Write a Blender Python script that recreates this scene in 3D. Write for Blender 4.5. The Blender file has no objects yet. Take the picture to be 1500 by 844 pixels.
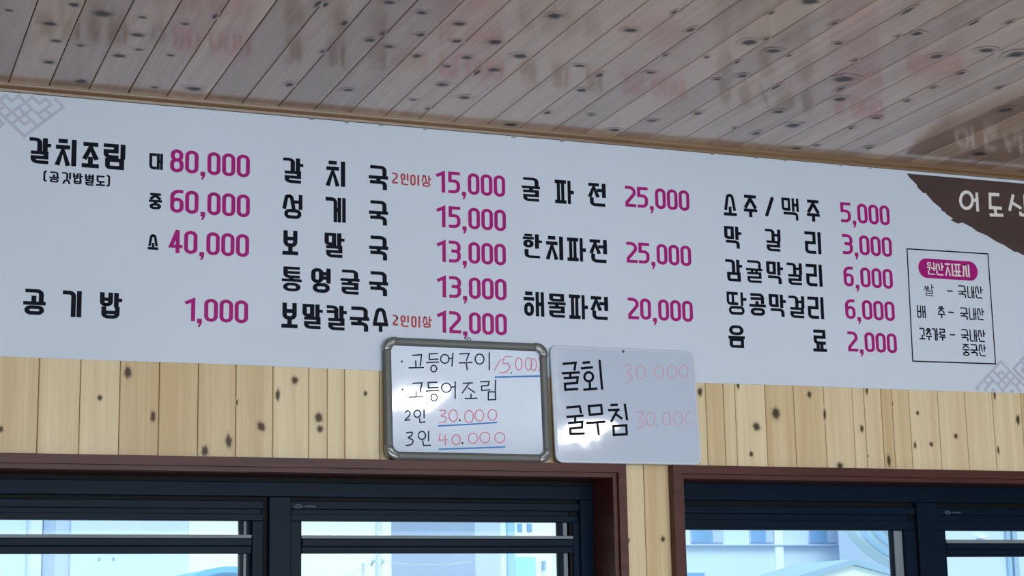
import bpy, bmesh, math, random
from mathutils import Vector, Matrix
random.seed(7)
S = bpy.context.scene
COL = S.collection

# ------------------------------------------------------------------ camera
F = 2632.86                      # focal length in pixels of the 1500 x 844 frame
RX = Vector((0.9328688, -0.3597393, -0.0185328))
UP = Vector((-0.0514205, -0.1839120, 0.9815968))
FW = Vector((0.3565273, 0.9147481, 0.1900638))
CAM = Vector((0.0, -5.0, 1.3))
cd = bpy.data.cameras.new('camera')
cd.sensor_fit = 'HORIZONTAL'
cd.angle_x = 2 * math.atan(750.0 / F)
cd.clip_end = 400
co = bpy.data.objects.new('camera', cd)
COL.objects.link(co)
co.matrix_world = Matrix(((RX.x, UP.x, -FW.x, CAM.x), (RX.y, UP.y, -FW.y, CAM.y),
                          (RX.z, UP.z, -FW.z, CAM.z), (0, 0, 0, 1)))
S.camera = co

# ------------------------------------------------------------------ world, lights, exposure
S.view_settings.view_transform = 'Standard'
S.view_settings.look = 'None'
S.view_settings.gamma = 1.0
S.view_settings.use_curve_mapping = False
S.view_settings.exposure = 0.0
wd = bpy.data.worlds.new('overcast sky')
S.world = wd
wd.use_nodes = True
wd.node_tree.nodes['Background'].inputs[0].default_value = (0.80, 1.0, 0.97, 1)
wd.node_tree.nodes['Background'].inputs[1].default_value = 1.1

def light(name, kind, loc, aim, power, color, **kw):
    d = bpy.data.lights.new(name, kind)
    d.energy = power
    d.color = color
    for k, v in kw.items():
        setattr(d, k, v)
    o = bpy.data.objects.new(name, d)
    COL.objects.link(o)
    o.location = loc
    o.rotation_euler = (Vector(aim) - Vector(loc)).to_track_quat('-Z', 'Y').to_euler()
    return o

# daylight through the wide rear window, two ceiling panels, hazy sun on the street
light('rear_window_light', 'AREA', (2.2, -7.9, 1.35), (2.2, 0, 1.5), 318, (0.82, 0.92, 1.0),
      shape='RECTANGLE', size=6.5, size_y=1.5)
light('ceiling_panel_light', 'AREA', (2.80, -3.5, 2.83), (2.80, -3.5, 0), 15, (1.0, 0.98, 0.95),
      shape='RECTANGLE', size=0.26, size_y=0.42)
light('ceiling_panel_light', 'AREA', (3.69, -3.5, 2.83), (3.69, -3.5, 0), 15, (1.0, 0.98, 0.95),
      shape='RECTANGLE', size=0.26, size_y=0.42)
light('hazy_sun', 'SUN', (0, -30, 60), (8, 10, 0), 2.6, (0.95, 0.98, 1.0), angle=0.5)

# ------------------------------------------------------------------ helpers
def ray(px, py):
    return RX * ((px - 750) / F) + UP * (-(py - 422) / F) + FW

def P(px, py, Y=0.0):
    """the point of the vertical plane y = Y that the photo shows at this pixel"""
    d = ray(px, py)
    return CAM + d * ((Y - CAM.y) / d.y)

def on_plane(px, py, p0, n):
    d = ray(px, py)
    return CAM + d * ((p0 - CAM).dot(n) / d.dot(n))

def material(name, color, rough=0.5, metal=0.0, coat=0.0, coat_rough=0.1, spec=0.5):
    m = bpy.data.materials.new(name)
    m.use_nodes = True
    b = m.node_tree.nodes['Principled BSDF']
    b.inputs['Base Color'].default_value = (*color, 1)
    b.inputs['Roughness'].default_value = rough
    b.inputs['Metallic'].default_value = metal
    b.inputs['Coat Weight'].default_value = coat
    b.inputs['Coat Roughness'].default_value = coat_rough
    b.inputs['Specular IOR Level'].default_value = spec
    return m

def srgb(r, g, b):
    return tuple(((c / 255) / 12.92 if c / 255 <= 0.04045 else ((c / 255 + 0.055) / 1.055) ** 2.4) for c in (r, g, b))

def noisy(m, scale=(8, 8, 8), amount=0.12, detail=4, bump=0.0, bump_scale=30.0):
    """vary a material's base colour (and relief) with object-space noise"""
    nt = m.node_tree
    b = nt.nodes['Principled BSDF']
    base = tuple(b.inputs['Base Color'].default_value)
    tc = nt.nodes.new('ShaderNodeTexCoord')
    mp = nt.nodes.new('ShaderNodeMapping')
    mp.inputs['Scale'].default_value = scale
    nt.links.new(tc.outputs['Object'], mp.inputs[0])
    nz = nt.nodes.new('ShaderNodeTexNoise')
    nz.inputs['Scale'].default_value = 1.0
    nz.inputs['Detail'].default_value = detail
    nt.links.new(mp.outputs[0], nz.inputs['Vector'])
    rp = nt.nodes.new('ShaderNodeValToRGB')
    rp.color_ramp.elements[0].position = 0.3
    rp.color_ramp.elements[1].position = 0.7
    rp.color_ramp.elements[0].color = tuple(c * (1 - amount) for c in base[:3]) + (1,)
    rp.color_ramp.elements[1].color = tuple(min(1, c * (1 + amount)) for c in base[:3]) + (1,)
    nt.links.new(nz.outputs['Fac'], rp.inputs[0])
    nt.links.new(rp.outputs[0], b.inputs['Base Color'])
    if bump:
        n2 = nt.nodes.new('ShaderNodeTexNoise')
        n2.inputs['Scale'].default_value = bump_scale
        nt.links.new(tc.outputs['Object'], n2.inputs['Vector'])
        bp = nt.nodes.new('ShaderNodeBump')
        bp.inputs['Strength'].default_value = 1.0
        bp.inputs['Distance'].default_value = bump
        nt.links.new(n2.outputs['Fac'], bp.inputs['Height'])
        nt.links.new(bp.outputs[0], b.inputs['Normal'])
        nt.links.new(bp.outputs[0], b.inputs['Coat Normal'])
    return m

def wood(name, pale, deep, knot, grain, rough, coat, coat_rough, contrast=1.0, spec=0.5):
    """plank wood: grain along one axis, a tint per plank (attribute 'tint'), knots (attribute 'knot')"""
    m = bpy.data.materials.new(name)
    m.use_nodes = True
    nt = m.node_tree
    b = nt.nodes['Principled BSDF']
    N = nt.nodes.new
    L = nt.links.new
    tc = N('ShaderNodeTexCoord')
    tint = N('ShaderNodeAttribute'); tint.attribute_name = 'tint'
    off = N('ShaderNodeVectorMath'); off.operation = 'SCALE'
    off.inputs[0].default_value = (3.1, 5.7, 7.3)
    L(tint.outputs['Fac'], off.inputs['Scale'])
    add = N('ShaderNodeVectorMath'); add.operation = 'ADD'
    L(tc.outputs['Object'], add.inputs[0]); L(off.outputs[0], add.inputs[1])
    mp = N('ShaderNodeMapping')
    mp.inputs['Scale'].default_value = grain
    L(add.outputs[0], mp.inputs[0])
    n1 = N('ShaderNodeTexNoise'); n1.inputs['Scale'].default_value = 1.0
    n1.inputs['Detail'].default_value = 5; n1.inputs['Distortion'].default_value = 0.6
    L(mp.outputs[0], n1.inputs['Vector'])
    mp2 = N('ShaderNodeMapping')
    mp2.inputs['Scale'].default_value = tuple(g * 5 for g in grain)
    L(add.outputs[0], mp2.inputs[0])
    n2 = N('ShaderNodeTexNoise'); n2.inputs['Scale'].default_value = 1.0
    n2.inputs['Detail'].default_value = 3
    L(mp2.outputs[0], n2.inputs['Vector'])
    mixn = N('ShaderNodeMix'); mixn.inputs['Factor'].default_value = 0.3
    L(n1.outputs['Fac'], mixn.inputs['A']); L(n2.outputs['Fac'], mixn.inputs['B'])
    ta = N('ShaderNodeMath'); ta.operation = 'MULTIPLY_ADD'
    L(tint.outputs['Fac'], ta.inputs[0])
    ta.inputs[1].default_value = 0.35 * contrast
    ta.inputs[2].default_value = -0.175 * contrast
    sm = N('ShaderNodeMath'); sm.operation = 'ADD'
    L(mixn.outputs['Result'], sm.inputs[0]); L(ta.outputs[0], sm.inputs[1])
    rp = N('ShaderNodeValToRGB')
    rp.color_ramp.elements[0].position = 0.28
    rp.color_ramp.elements[1].position = 0.72
    rp.color_ramp.elements[0].color = (*pale, 1)
    rp.color_ramp.elements[1].color = (*deep, 1)
    L(sm.outputs[0], rp.inputs[0])
    kn = N('ShaderNodeAttribute'); kn.attribute_name = 'knot'
    mk = N('ShaderNodeMix'); mk.data_type = 'RGBA'
    L(kn.outputs['Fac'], mk.inputs['Factor'])
    L(rp.outputs[0], mk.inputs['A'])
    mk.inputs['B'].default_value = (*knot, 1)
    L(mk.outputs['Result'], b.inputs['Base Color'])
    b.inputs['Roughness'].default_value = rough
    b.inputs['Specular IOR Level'].default_value = spec
    kc_ = N('ShaderNodeMath'); kc_.operation = 'MULTIPLY_ADD'      # a rough knot holds little varnish
    L(kn.outputs['Fac'], kc_.inputs[0])
    kc_.inputs[1].default_value = -0.85 * coat
    kc_.inputs[2].default_value = coat
    L(kc_.outputs[0], b.inputs['Coat Weight'])
    b.inputs['Coat Roughness'].default_value = coat_rough
    return m

class MB:
    """collects shapes for one mesh"""
    def __init__(self):
        self.v = []; self.f = []; self.tint = []; self.knot = []; self.mat = []
        self.t = 0.5; self.m = 0
    def pt(self, p, k=0.0):
        self.v.append(tuple(p)); self.tint.append(self.t); self.knot.append(k)
        return len(self.v) - 1
    def face(self, pts, k=0.0):
        self.f.append([self.pt(p, k) for p in pts]); self.mat.append(self.m)
    def idx(self, ids):
        self.f.append(list(ids)); self.mat.append(self.m)
    def box(self, x0, x1, y0, y1, z0, z1):
        c = [self.pt((x, y, z)) for x in (x0, x1) for y in (y0, y1) for z in (z0, z1)]
        for q in ((0, 1, 3, 2), (4, 6, 7, 5), (0, 4, 5, 1), (2, 3, 7, 6), (0, 2, 6, 4), (1, 5, 7, 3)):
            self.idx([c[i] for i in q])
    def cbox(self, x0, x1, y0, y1, z0, z1, b=0.003):
        """box with chamfered edges: stack of three rings along y"""
        rings = []
        for (yy, i) in ((y0, b), (y0 + b, 0), (y1, 0)):
            rings.append([self.pt(p) for p in ((x0 + i, yy, z0 + i), (x1 - i, yy, z0 + i), (x1 - i, yy, z1 - i), (x0 + i, yy, z1 - i))])
        self.idx(rings[0]); self.idx(rings[-1][::-1])
        for a, c in zip(rings, rings[1:]):
            for k in range(4):
                self.idx([a[k], a[(k + 1) % 4], c[(k + 1) % 4], c[k]][::-1])
    def prism(self, outline, fn, h0, h1):
        """outline (2-D) swept between heights h0 and h1; fn(u, v, h) gives the 3-D point"""
        a = [self.pt(fn(u, v, h0)) for u, v in outline]
        c = [self.pt(fn(u, v, h1)) for u, v in outline]
        self.idx(a[::-1]); self.idx(c)
        n = len(a)
        for k in range(n):
            self.idx([a[k], a[(k + 1) % n], c[(k + 1) % n], c[k]])
    def tube(self, pts, r, n=8):
        rings = []
        for i, p in enumerate(pts):
            p = Vector(p)
            d = (Vector(pts[min(i + 1, len(pts) - 1)]) - Vector(pts[max(i - 1, 0)])).normalized()
            a = d.cross(Vector((0, 0, 1)) if abs(d.z) < .9 else Vector((1, 0, 0))).normalized()
            b = d.cross(a)
            rings.append([self.pt(p + (a * math.cos(t) + b * math.sin(t)) * r) for t in (2 * math.pi * k / n for k in range(n))])
        for a, c in zip(rings, rings[1:]):
            for k in range(n):
                self.idx([a[k], a[(k + 1) % n], c[(k + 1) % n], c[k]])
        self.idx(rings[0][::-1]); self.idx(rings[-1])
    def build(self, name, mats, parent=None, attrs=False, smooth=False, fix=True):
        me = bpy.data.meshes.new(name)
        me.from_pydata(self.v, [], self.f)
        if not isinstance(mats, (list, tuple)):
            mats = [mats]
        for m in mats:
            me.materials.append(m)
        me.polygons.foreach_set('material_index', self.mat)
        if attrs:
            a = me.attributes.new('tint', 'FLOAT', 'POINT'); a.data.foreach_set('value', self.tint)
            a = me.attributes.new('knot', 'FLOAT', 'POINT'); a.data.foreach_set('value', self.knot)
        if fix:
            bm = bmesh.new(); bm.from_mesh(me)
            bmesh.ops.recalc_face_normals(bm, faces=bm.faces)
            bm.to_mesh(me); bm.free()
        if smooth:
            me.polygons.foreach_set('use_smooth', [True] * len(me.polygons))
        me.update()
        o = bpy.data.objects.new(name, me)
        COL.objects.link(o)
        o.parent = parent
        return o

def tag(o, label=None, cat=None, group=None, kind=None):
    if label: o['label'] = label
    if cat: o['category'] = cat
    if group: o['group'] = group
    if kind: o['kind'] = kind
    return o

def empty(name, loc):
    o = bpy.data.objects.new(name, None)
    o.empty_display_size = 0.05
    COL.objects.link(o)
    o.location = loc
    return o

def keep(child, parent):
    """child was built in world coordinates: parent it without moving it"""
    child.parent = parent
    child.matrix_parent_inverse = Matrix.Translation(-Vector(parent.location))
    return child

def rrect(x0, x1, y0, y1, r, n=8):
    out = []
    for cx, cy, a0 in ((x1 - r, y1 - r, 0), (x0 + r, y1 - r, 90), (x0 + r, y0 + r, 180), (x1 - r, y0 + r, 270)):
        for k in range(n + 1):
            a = math.radians(a0 + 90 * k / n)
            out.append((cx + r * math.cos(a), cy + r * math.sin(a)))
    return out

# ------------------------------------------------------------------ materials
M = {}
M['pine'] = wood('pale knotty pine wall planks', srgb(226, 211, 176), srgb(200, 175, 134), srgb(56, 35, 22), (26, 26, 0.9), 0.5, 0.1, 0.3, 0.9, 0.3)
M['ceiling'] = wood('varnished cedar ceiling boards', srgb(196, 174, 156), srgb(150, 124, 108), srgb(22, 16, 18), (22, 0.8, 22), 0.5, 1.0, 0.125, 1.3)
M['cornice'] = wood('honey pine moulding', srgb(138, 112, 84), srgb(104, 80, 58), srgb(60, 40, 28), (0.8, 30, 30), 0.35, 0.5, 0.2, 0.5)
M['gap'] = material('dark groove between boards', srgb(46, 32, 26), 0.9)
M['casing'] = noisy(material('red brown stained wood casing', srgb(76, 40, 36), 0.45, coat=0.1, coat_rough=0.2, spec=0.25), (3, 40, 40), 0.22)
M['frame'] = noisy(material('dark navy powder coated aluminium', srgb(10, 27, 45), 0.38, spec=0.07), (4, 4, 4), 0.12)
M['gasket_shade'] = noisy(material('black rubber gasket and track', srgb(5, 7, 12), 0.6, spec=0.15), (6, 6, 6), 0.2)
M['bead'] = noisy(material('bare grey aluminium bead', srgb(124, 136, 146), 0.5, spec=0.2), (5, 5, 5), 0.1)
M['vinyl'] = noisy(material('pale blue white banner vinyl', srgb(206, 218, 236), 0.5, spec=0.2), (1.2, 1, 1.6), 0.03, 2)
M['ink'] = noisy(material('navy black printed ink', srgb(6, 12, 28), 0.6, spec=0.12), (30, 1, 30), 0.1)
M['magenta'] = noisy(material('magenta printed ink', srgb(166, 24, 124), 0.5, spec=0.15), (40, 1, 40), 0.10)
M['red_ink'] = noisy(material('dull red printed ink', srgb(176, 60, 70), 0.5, spec=0.3), (40, 1, 40), 0.1)
M['brown_ink'] = noisy(material('dark brown printed brush stroke', srgb(76, 62, 61), 0.5, spec=0.2), (6, 1, 6), 0.14)
M['white_ink'] = noisy(material('white printed letters', srgb(226, 224, 226), 0.5), (20, 1, 20), 0.03)
M['lattice'] = noisy(material('grey lilac printed lattice', srgb(182, 189, 206), 0.5, spec=0.3), (20, 1, 20), 0.04)
M['board'] = noisy(material('glossy white marker board', srgb(190, 205, 228), 0.055, coat=0.5, coat_rough=0.02), (2, 2, 2), 0.015, 2, bump=0.0005, bump_scale=9)
M['board_frame'] = noisy(material('grey plastic board frame', srgb(96, 101, 100), 0.5, coat=0.05), (10, 10, 10), 0.08)
M['corner'] = noisy(material('glossy grey plastic corner cap', srgb(98, 103, 103), 0.16, coat=0.8, coat_rough=0.05), (20, 20, 20), 0.1)
M['marker'] = noisy(material('black marker ink', srgb(40, 54, 76), 0.6, spec=0.1), (60, 60, 60), 0.2)
M['bold_marker'] = noisy(material('thick black marker ink', srgb(6, 10, 24), 0.6, spec=0.1), (60, 60, 60), 0.2)
M['pink_marker'] = noisy(material('faded pink marker ink', srgb(226, 140, 164), 0.6, spec=0.1), (60, 60, 60), 0.08)
M['pale_pink'] = noisy(material('rubbed pale pink marker ink', srgb(220, 164, 186), 0.6, spec=0.1), (60, 60, 60), 0.06)
M['blue_marker'] = noisy(material('blue marker ink', srgb(80, 138, 212), 0.6, spec=0.1), (60, 60, 60), 0.12)
M['steel'] = noisy(material('small steel fixing', srgb(90, 96, 104), 0.3, metal=0.8), (80, 80, 80), 0.15)
M['plaster'] = noisy(material('warm white plaster', srgb(214, 208, 200), 0.8), (1, 1, 1), 0.04)
M['floor'] = noisy(material('brown floor boards', srgb(150, 120, 92), 0.4), (1, 12, 1), 0.2)

g = bpy.data.materials.new('clear window glass')
g.use_nodes = True
nt = g.node_tree
nt.nodes.clear()
o_ = nt.nodes.new('ShaderNodeOutputMaterial')
tr = nt.nodes.new('ShaderNodeBsdfTransparent'); tr.inputs[0].default_value = (0.94, 0.98, 0.99, 1)
gl = nt.nodes.new('ShaderNodeBsdfGlossy'); gl.inputs['Roughness'].default_value = 0.02
fr = nt.nodes.new('ShaderNodeFresnel'); fr.inputs[0].default_value = 1.2
mx = nt.nodes.new('ShaderNodeMixShader')
nt.links.new(fr.outputs[0], mx.inputs[0]); nt.links.new(tr.outputs[0], mx.inputs[1])
nt.links.new(gl.outputs[0], mx.inputs[2]); nt.links.new(mx.outputs[0], o_.inputs[0])
M['glass'] = g

# ------------------------------------------------------------------ the room shell
XL, XR, YB = -3.0, 7.5, -8.0          # left wall, right wall, rear wall
ZC = CAM.z + 1.541                    # ceiling
ZH = CAM.z + 0.486                    # wall opening above both windows
ZS = 0.85                             # sills
W1L = -1.6                            # window openings along the wall
W1R = P(899, 760).x
W2L = P(994, 760).x
W2R = 5.6

def struct(o, label=None):
    o['kind'] = 'structure'
    if label: o['label'] = label
    return o

b = MB(); b.box(XL, XR, YB, 0.2, -0.1, 0.0)
struct(b.build('floor', M['floor']), 'brown board floor of the dining room')
b = MB(); b.box(XL - 0.1, XL, YB, 0.2, 0.0, ZC)
struct(b.build('wall_left', M['plaster']), 'plain plaster wall left of the windows')
b = MB(); b.box(XR, XR + 0.1, YB, 0.2, 0.0, ZC)
struct(b.build('wall_right', M['plaster']), 'plain plaster wall right of the windows')
b = MB()
b.box(XL, -1.1, YB - 0.1, YB, 0, ZC); b.box(5.5, XR, YB - 0.1, YB, 0, ZC)
b.box(-1.1, 5.5, YB - 0.1, YB, 0, 0.55); b.box(-1.1, 5.5, YB - 0.1, YB, 2.15, ZC)
struct(b.build('wall_rear', M['plaster']), 'plaster wall with a wide window behind the viewer')

def add_knot(mb, c, u, v, ru, rv, seed, strength=1.0, lift=Vector((0, 0, 0))):
    """an inlaid knot: dark heart fading into the plank, slightly irregular"""
    rnd = random.Random(seed)
    n = 18
    ph = [rnd.uniform(0.82, 1.18) for _ in range(n)]
    c = c + lift
    ctr = mb.pt(c, strength)
    rings = []
    for fr_, k in ((0.5, strength), (0.72, strength * 0.62), (1.0, strength * 0.16), (1.4, 0.0)):
        rings.append([mb.pt(c + u * (math.cos(2 * math.pi * i / n) * ru * fr_ * ph[i]) + v * (math.sin(2 * math.pi * i / n) * rv * fr_ * ph[i]), k) for i in range(n)])
    for i in range(n):
        mb.idx([ctr, rings[0][i], rings[0][(i + 1) % n]])
    for a, d in zip(rings, rings[1:]):
        for i in range(n):
            mb.idx([a[i], d[i], d[(i + 1) % n], a[(i + 1) % n]])

# ---- front wall: vertical pine planks around two window openings
seams_px = [(57.9, 525), (118.7, 527), (176.5, 529), (234, 532), (291, 534), (346, 536), (400, 538), (452.5, 540), (479.5, 541), (505, 542), (556, 544)]
seams = [P(*q).x for q in seams_px]
mid = [P(943, 700).x]
seams_r = [P(*q).x for q in ((1033, 563), (1059, 563), (1076, 563), (1120, 565), (1162, 566), (1206, 568), (1248, 570), (1265, 570), (1290, 571), (1306, 572), (1331, 573), (1373, 574), (1413, 575), (1453, 577), (1495, 578))]
fill = [seams[-1] + 0.11 * k for k in range(1, 8) if seams[-1] + 0.11 * k < mid[0] - 0.05]
edges = [seams[0] - 0.11 * k for k in range(34, 0, -1)] + seams + fill + mid + [W2L - 0.004 + 0.001] + seams_r
while edges[-1] < XR - 0.1:
    edges.append(edges[-1] + 0.1)
edges = [max(e, XL) for e in edges]
wl = MB()
tints = []
def plank_v(x0, x1, z0, z1, t):
    wl.t = t
    gp, bv = 0.0008, 0.0018
    x0 += gp; x1 -= gp
    if x1 - x0 < 0.006: return
    pr = [(x0, 0.012), (x0, bv), (x0 + bv, 0.0), (x1 - bv, 0.0), (x1, bv), (x1, 0.012)]
    lo = [wl.pt((x, y, z0)) for x, y in pr]
    hi = [wl.pt((x, y, z1)) for x, y in pr]
    for k in range(5):
        wl.idx([lo[k], lo[k + 1], hi[k + 1], hi[k]])
    wl.idx(lo[::-1]); wl.idx(hi)
rt = random.Random(11)
for x0, x1 in zip(edges, edges[1:]):
    t = rt.random()
    tints.append((x0, x1, t))
    segs = []
    for (a, c, zlist) in ((XL, W1L, [(0, ZC)]), (W1L, W1R, [(0, ZS), (ZH, ZC)]), (W1R, W2L, [(0, ZC)]), (W2L, W2R, [(0, ZS), (ZH, ZC)]), (W2R, XR, [(0, ZC)])):
        s, e = max(x0, a), min(x1, c)
        if e - s > 0.004:
            for z0, z1 in zlist:
                plank_v(s, e, z0, z1, t)
# knots
wl.t = 0.45
kn = [(500 / 2.679 + 0.5, 500 + 122 / 2.679, 6), (600 / 2.679, 500 + 296 / 2.679, 5.5), (897 / 2.679, 500 + 392 / 2.679, 6.5), (804 / 2.679, 500 + 430 / 2.679, 5.5),
      (1025 / 2.679, 500 + 335 / 2.679, 5), (1090 / 2.679, 500 + 213 / 2.679, 6), (1157 / 2.679, 500 + 153 / 2.679, 4), (1250 / 2.679, 500 + 300 / 2.679, 5.5), (1256 / 2.679, 500 + 345 / 2.679, 4),
      (392 / 2.679, 500 + 222 / 2.679, 3), (1434 / 2.679, 500 + 205 / 2.679, 2.5), (3 / 2.679, 500 + 345 / 2.679, 3), (930 / 2.679, 500 + 240 / 2.679, 3.5)]
kr = [(70, 95, 5), (225, 66, 5), (300, 237, 5), (378, 182, 6.5), (278, 348, 3), (515, 105, 3.5), (577, 188, 6.5), (728, 245, 4), (752, 357, 3), (838, 373, 6.5), (638, 397, 4.5), (748, 88, 5),
      (852, 143, 2.5), (955, 180, 2.5), (1110, 275, 3), (1010, 308, 3), (1268, 107, 5.5), (1283, 332, 5), (1363, 208, 6), (945, 312, 4)]
kn += [(1000 + x / 2.776, 540 + y / 2.776, r) for x, y, r in kr]
kn += [(971, 790, 3), (920, 792, 2.5)]
for i, (x, y, r) in enumerate(kn):
    p = P(x, y)
    e0 = max([e for e in edges if e <= p.x] or [p.x - .05]); e1 = min([e for e in edges if e > p.x] or [p.x + .05])
    rr = r * 0.0029
    wl.t = next((t for a, c, t in tints if a <= p.x < c), 0.5)
    add_knot(wl, p, Vector((1, 0, 0)), Vector((0, 0, 1)), min(rr, max((min(p.x - e0, e1 - p.x) - 0.002) / 1.62, rr * 0.35)), rr * 1.2, i, 0.95, Vector((0, -0.0003 - 0.00002 * i, 0)))
n_front = len(wl.f)
wl.m = 1
for (a, c, z0, z1) in ((XL, W1L, 0, ZC), (W1L, W1R, 0, ZS), (W1L, W1R, ZH, ZC), (W1R, W2L, 0, ZC), (W2L, W2R, 0, ZS), (W2L, W2R, ZH, ZC), (W2R, XR, 0, ZC)):
    wl.box(a, c, 0.011, 0.2, z0, z1)
struct(wl.build('wall_front', [M['pine'], M['gap']], attrs=True, fix=False), 'wall clad in pale knotty pine planks above two windows')

# ---- ceiling: varnished boards running away from the wall
cl = MB()
def kx(k):
    an = [(-1e3, 0.448 - 0.11 * 1000), (0, 0.448), (6, 1.108), (16, 2.194), (26, 3.277), (1026, 3.277 + 108.3)]
    for (a, xa), (c, xc) in zip(an, an[1:]):
        if k <= c:
            return xa + (xc - xa) * (k - a) / (c - a)
rt = random.Random(5)
ctint = []
for k in range(-34, 66):
    x0, x1 = max(kx(k), XL), min(kx(k + 1), XR)
    if x1 - x0 < 0.01: continue
    cl.t = rt.random()
    ctint.append((x0, x1, cl.t))
    gp, bv = 0.0011, 0.002
    x0 += gp; x1 -= gp
    pr = [(x0, ZC + 0.012), (x0, ZC + bv), (x0 + bv, ZC), (x1 - bv, ZC), (x1, ZC + bv), (x1, ZC + 0.012)]
    lo = [cl.pt((x, YB, z)) for x, z in pr]
    hi = [cl.pt((x, 0.0, z)) for x, z in pr]
    for q in range(5):
        cl.idx([lo[q], hi[q], hi[q + 1], lo[q + 1]])
kc = [(x / 3, y / 3, r) for x, y, r in ((40, 45, 3), (325, 20, 5), (452, 60, 7), (220, 104, 5), (626, 76, 3), (603, 153, 5), (248, 180, 4), (215, 273, 5), (523, 245, 5), (357, 357, 6), (750, 243, 3), (678, 383, 3), (853, 390, 6), (960, 73, 6), (815, 105, 3), (1410, 18, 8), (1275, 372, 5), (610, 218, 3), (355, 200, 3))]
kc += [(400 + x / 2.5, y / 2.5, r) for x, y, r in ((178, 15, 5), (262, 84, 6), (427, 8, 4), (545, 46, 4), (683, 87, 5), (540, 127, 5), (405, 123, 5), (425, 170, 4), (355, 147, 5), (672, 150, 5), (527, 204, 5), (190, 190, 4), (60, 310, 6), (275, 329, 4), (815, 153, 7), (1030, 57, 6), (905, 205, 6), (745, 265, 7), (812, 255, 5), (638, 243, 3), (710, 210, 4), (620, 310, 5), (700, 357, 5), (513, 365, 3), (568, 398, 4), (1195, 275, 6), (1122, 240, 4), (1130, 330, 5), (1310, 110, 5), (1475, 45, 5), (1383, 265, 4), (1435, 202, 4), (1005, 412, 5), (1165, 420, 3), (1388, 442, 4), (1250, 475, 5), (870, 455, 6))]
kc += [(1000 + x / 3, y / 3, r) for x, y, r in ((385, 55, 5), (560, 5, 7), (35, 130, 6), (293, 185, 7), (370, 170, 4), (400, 222, 5), (460, 243, 4), (105, 250, 3), (235, 273, 4), (263, 333, 5), (152, 348, 3), (402, 380, 9), (708, 347, 9), (695, 390, 8), (690, 435, 7), (420, 490, 5), (485, 550, 7), (325, 585, 6), (65, 498, 5), (238, 563, 3), (670, 102, 5), (980, 45, 10), (685, 190, 3), (770, 266, 4), (950, 160, 3), (1030, 147, 5), (1275, 98, 8), (1442, 98, 5), (1120, 246, 6), (1335, 220, 6), (1465, 238, 8), (1400, 386, 5), (1225, 320, 5), (1100, 384, 3), (985, 443, 3), (850, 517, 4), (740, 562, 4), (820, 648, 6), (1420, 482, 8), (1305, 675, 7), (500, 650, 5), (590, 640, 3))]
cl.t = 0.5
for i, (x, y, r) in enumerate(kc):
    d = ray(x, y)
    p = CAM + d * ((ZC - CAM.z) / d.z)
    if p.y > -0.03: continue
    ks = [kx(k) for k in range(-5, 45)]
    e0 = max(e for e in ks if e <= p.x); e1 = min(e for e in ks if e > p.x)
    rr = r * 0.0046
    cl.t = next((t for a, c, t in ctint if a <= p.x < c), 0.5)
    p.x = min(max(p.x, e0 + 0.010), e1 - 0.010)
    add_knot(cl, p, Vector((1, 0, 0)), Vector((0, 1, 0)), min(rr, (min(p.x - e0, e1 - p.x) - 0.0015) / 1.4 if min(p.x - e0, e1 - p.x) > 0.012 else 0.008), rr * 0.85, 100 + i, 1.0, Vector((0, 0, -0.0003 - 0.00001 * i)))
cl.m = 1
cl.box(XL, XR, YB, 0.2, ZC + 0.011, ZC + 0.06)
struct(cl.build('ceiling', [M['ceiling'], M['gap']], attrs=True, fix=False), 'ceiling of varnished knotty boards running towards the wall')

# ---- cornice moulding
tm = MB(); tm.t = 0.5
ZT = CAM.z + 1.518
prof = [(0.0, ZC), (-0.024, ZC), (-0.024, ZC - 0.004)]
for k in range(7):
    a = math.radians(90 * k / 6)
    prof.append((-0.013 - 0.009 * math.cos(a), ZC - 0.004 - 0.010 * math.sin(a)))
prof += [(-0.0105, ZC - 0.0165), (-0.010, ZT), (0.0, ZT)]
cuts = [XL, 0.15, 2.35, 4.6, XR]
for i, (a, c) in enumerate(zip(cuts, cuts[1:])):
    tm.t = (0.4, 0.6, 0.45, 0.55)[i]
    lo = [tm.pt((a + 0.0004, y, z)) for y, z in prof]; hi = [tm.pt((c - 0.0004, y, z)) for y, z in prof]
    for q in range(len(prof) - 1):
        tm.idx([lo[q], lo[q + 1], hi[q + 1], hi[q]])
    tm.idx(lo[::-1]); tm.idx(hi)
struct(tm.build('trim_1', M['cornice'], attrs=True), 'honey brown moulding between the ceiling and the banner')

# ------------------------------------------------------------------ windows
YF = 0.130                      # front of the aluminium frame
ZCT = CAM.z + 0.506             # top of the casings
def zpx(py, Y=YF, px=200):
    return P(px, py, Y).z
def xpx(px, Y=YF, py=800):
    return P(px, py, Y).x

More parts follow.
